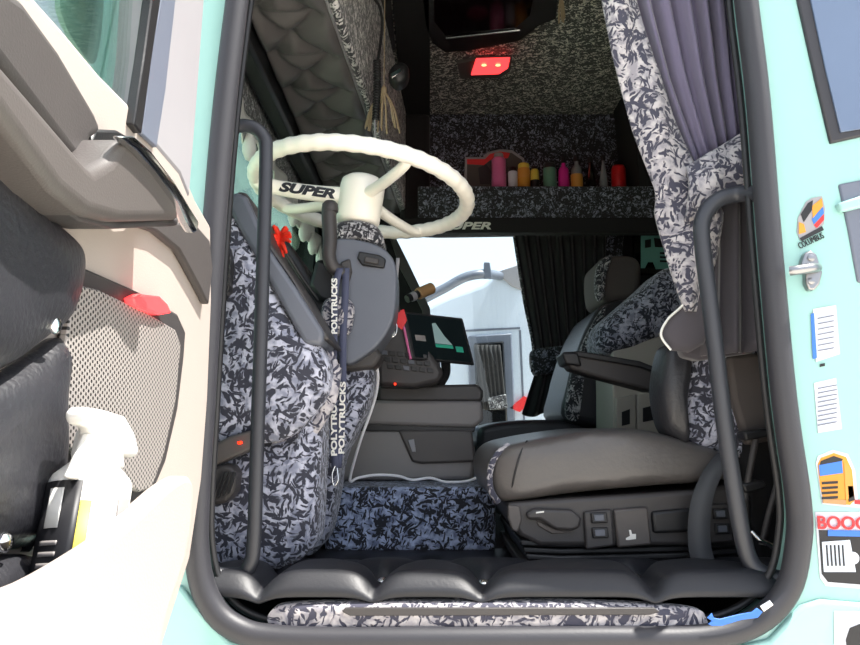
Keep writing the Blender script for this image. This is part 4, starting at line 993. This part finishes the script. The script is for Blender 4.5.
prY('cab', [(818, 464), (821, 458), (834, 453), (846, 457), (852, 470), (855, 500), (850, 505), (824, 502), (820, 485)], YS-.001, .0008, 'yelpaint', s, bevel=0)
prY('windscreen', [(819, 465), (842, 461), (843, 473), (820, 476)], YS-.002, .0008, 'blue', s, bevel=0)
for k in range(4): prY('grille_bar', [(822, 482+k*5), (838, 481+k*5), (838, 483.5+k*5), (822, 484.5+k*5)], YS-.002, .0008, 'ink', s, bevel=0)
prY('side_panel', [(844, 462), (850, 468), (854, 496), (846, 500)], YS-.002, .0008, 'amber', s, bevel=0)
prY('bumper', [(823, 503), (846, 505), (846, 500), (823, 499)], YS-.002, .0008, 'wood', s, bevel=0)
prY('roof_visor', [(821, 461), (834, 456), (843, 459), (842, 461), (820, 465)], YS-.002, .0008, 'ink', s, bevel=0)
prY('chassis', [(855, 500), (866, 500), (866, 505), (855, 504)], YS-.002, .0008, 'redink', s, bevel=0)
prY('wheel', [(848, 486), (853, 486), (855, 500), (849, 502)], YS-.002, .0008, 'ink', s, bevel=0)
s = stick('sticker', 'black lorry sticker with BOOGIE in red letters over it')
prY('backing', [(815, 512), (880, 512), (880, 590), (826, 586), (820, 578)], YS, .001, 'paper', s, bevel=0)
prY('picture', [(819, 530), (878, 532), (878, 586), (828, 582), (822, 574)], YS-.001, .0008, 'ink', s, bevel=0)
text('lettering', 'BOOGIE', PY(817, 528.5, YS-.003), (1, 0, -.02), (0, 0, 1), .026, 'redink', s, bold=.0005, width=.094)
prY('subtitle', [(828, 530), (876, 531), (876, 537), (828, 536)], YS-.002, .0008, 'blue', s, bevel=0)
prY('bonnet', [(822, 542), (850, 540), (856, 572), (824, 572)], YS-.002, .0008, 'silver', s, bevel=0)
for k in range(5): prY('grille_bar', [(826+k*4, 545), (827.5+k*4, 545), (829+k*4, 566), (827.5+k*4, 566)], YS-.003, .0008, 'ink', s, bevel=0)
lathe('wheel', PY(853, 558, YS-.002), [(.009, 0), (.009, .0008)], 'paper', s, axis=(0, -1, 0), ns=18)
s = stick('sticker', 'white sticker with a black emblem at the lower corner of the cab side')
prY('backing', [(834, 611), (900, 612), (900, 700), (835, 700)], -.0115, .001, 'paper', s, bevel=0)
prY('emblem', [(850, 628), (860, 624), (872, 630), (880, 640), (872, 660), (858, 664), (848, 654), (846, 640)], -.0125, .0008, 'ink', s, bevel=0)
# ================================================================== OUTSIDE
YN = 3.9
nb = thing('neighbouring_truck', 'silver blue lorry parked beyond the far side window', 'truck')
cabp = [(380, 345), (398, 330), (415, 312), (432, 300), (450, 292), (480, 282), (500, 268), (520, 258), (600, 235), (660, 230), (660, 640), (330, 640), (330, 420)]
prY('cab_shell', cabp, YN, 2.3, 'silver', nb, bevel=.05, seg=4)
prY('door_window_frame', [(468, 336), (512, 333), (516, 440), (470, 440)], YN-.02, .04, 'slate', nb, bevel=.01)
nw = prY('door_window', [(474, 343), (504, 341), (508, 430), (478, 434)], YN-.03, .03, 'blackglass', nb, bevel=.01)
def fn(u, v):
    return PY(474+26*u+6*v*u+8*v*(1-u), 345+65*v, YN-.04)+Vector((0, -.01+.004*math.sin(u*2*PI*6), 0))
sheet('curtain', fn, 60, 6, 'blackcurt', nb)
prY('seam', [(519, 330), (521, 330), (526, 440), (524, 440)], YN-.004, .01, 'slate', nb, bevel=0)
prY('seam', [(440, 331), (520, 327), (520, 329), (440, 333)], YN-.004, .01, 'slate', nb, bevel=0)
prY('curtain_tie', [(488, 398), (506, 394), (508, 408), (490, 410)], YN-.07, .03, 'fabric_fine', nb, bevel=.005)
prY('roof_light', [(496, 272), (520, 264), (522, 290), (512, 286)], YN-.02, .03, 'pale', nb, bevel=.005)
prY('windscreen', [(340, 350), (396, 335), (430, 345), (450, 420), (340, 420)], YN-.015, .02, 'darkglass', nb, bevel=.01)
prY('red_stripe', [(510, 408), (524, 396), (532, 400), (520, 412)], YN-.02, .02, 'redink', nb, bevel=0)
tube('mirror_arm', [PY(424, 299, YN-.3), PY(445, 288, YN-.3), PY(466, 277, YN-.3), PY(486, 274, YN-.25), PY(500, 276, YN)], .03, 'slate', nb)
prY('mirror_bracket', [(484, 262), (490, 262), (492, 278), (484, 278)], YN-.3, .05, 'slate', nb, bevel=.005)
# exterior mirror of this truck, seen through the door window
em = thing('side_mirror', 'mint green mirror housing seen through the door window', 'mirror')
pfX('housing', [(64, -60), (60, 0), (63, 18), (70, 34), (80, 50), (93, 64), (100, 44), (104, 0), (106, -60)], -.42, .004, 'mint_plastic', em, back=.006)
# ================================================================== ORIGINS AT EACH THING'S BASE
bpy.context.view_layer.update()
def allch(o):
    r_ = []
    for c_ in o.children: r_ += [c_]+allch(c_)
    return r_
for o in [o for o in S.objects if o.parent is None and o.type in ('EMPTY', 'MESH')]:
    ms = [o]+allch(o) if o.type == 'MESH' else allch(o)
    pts = [v.co for m_ in ms if m_.type == 'MESH' for v in m_.data.vertices]
    if not pts: continue
    lo = Vector([min(p[i] for p in pts) for i in range(3)]); hi = Vector([max(p[i] for p in pts) for i in range(3)])
    b = Vector(((lo.x+hi.x)/2, (lo.y+hi.y)/2, lo.z))
    T = Matrix.Translation(-b)
    for m_ in ms:
        if m_.type == 'MESH': m_.data.transform(T)
    o.location = b
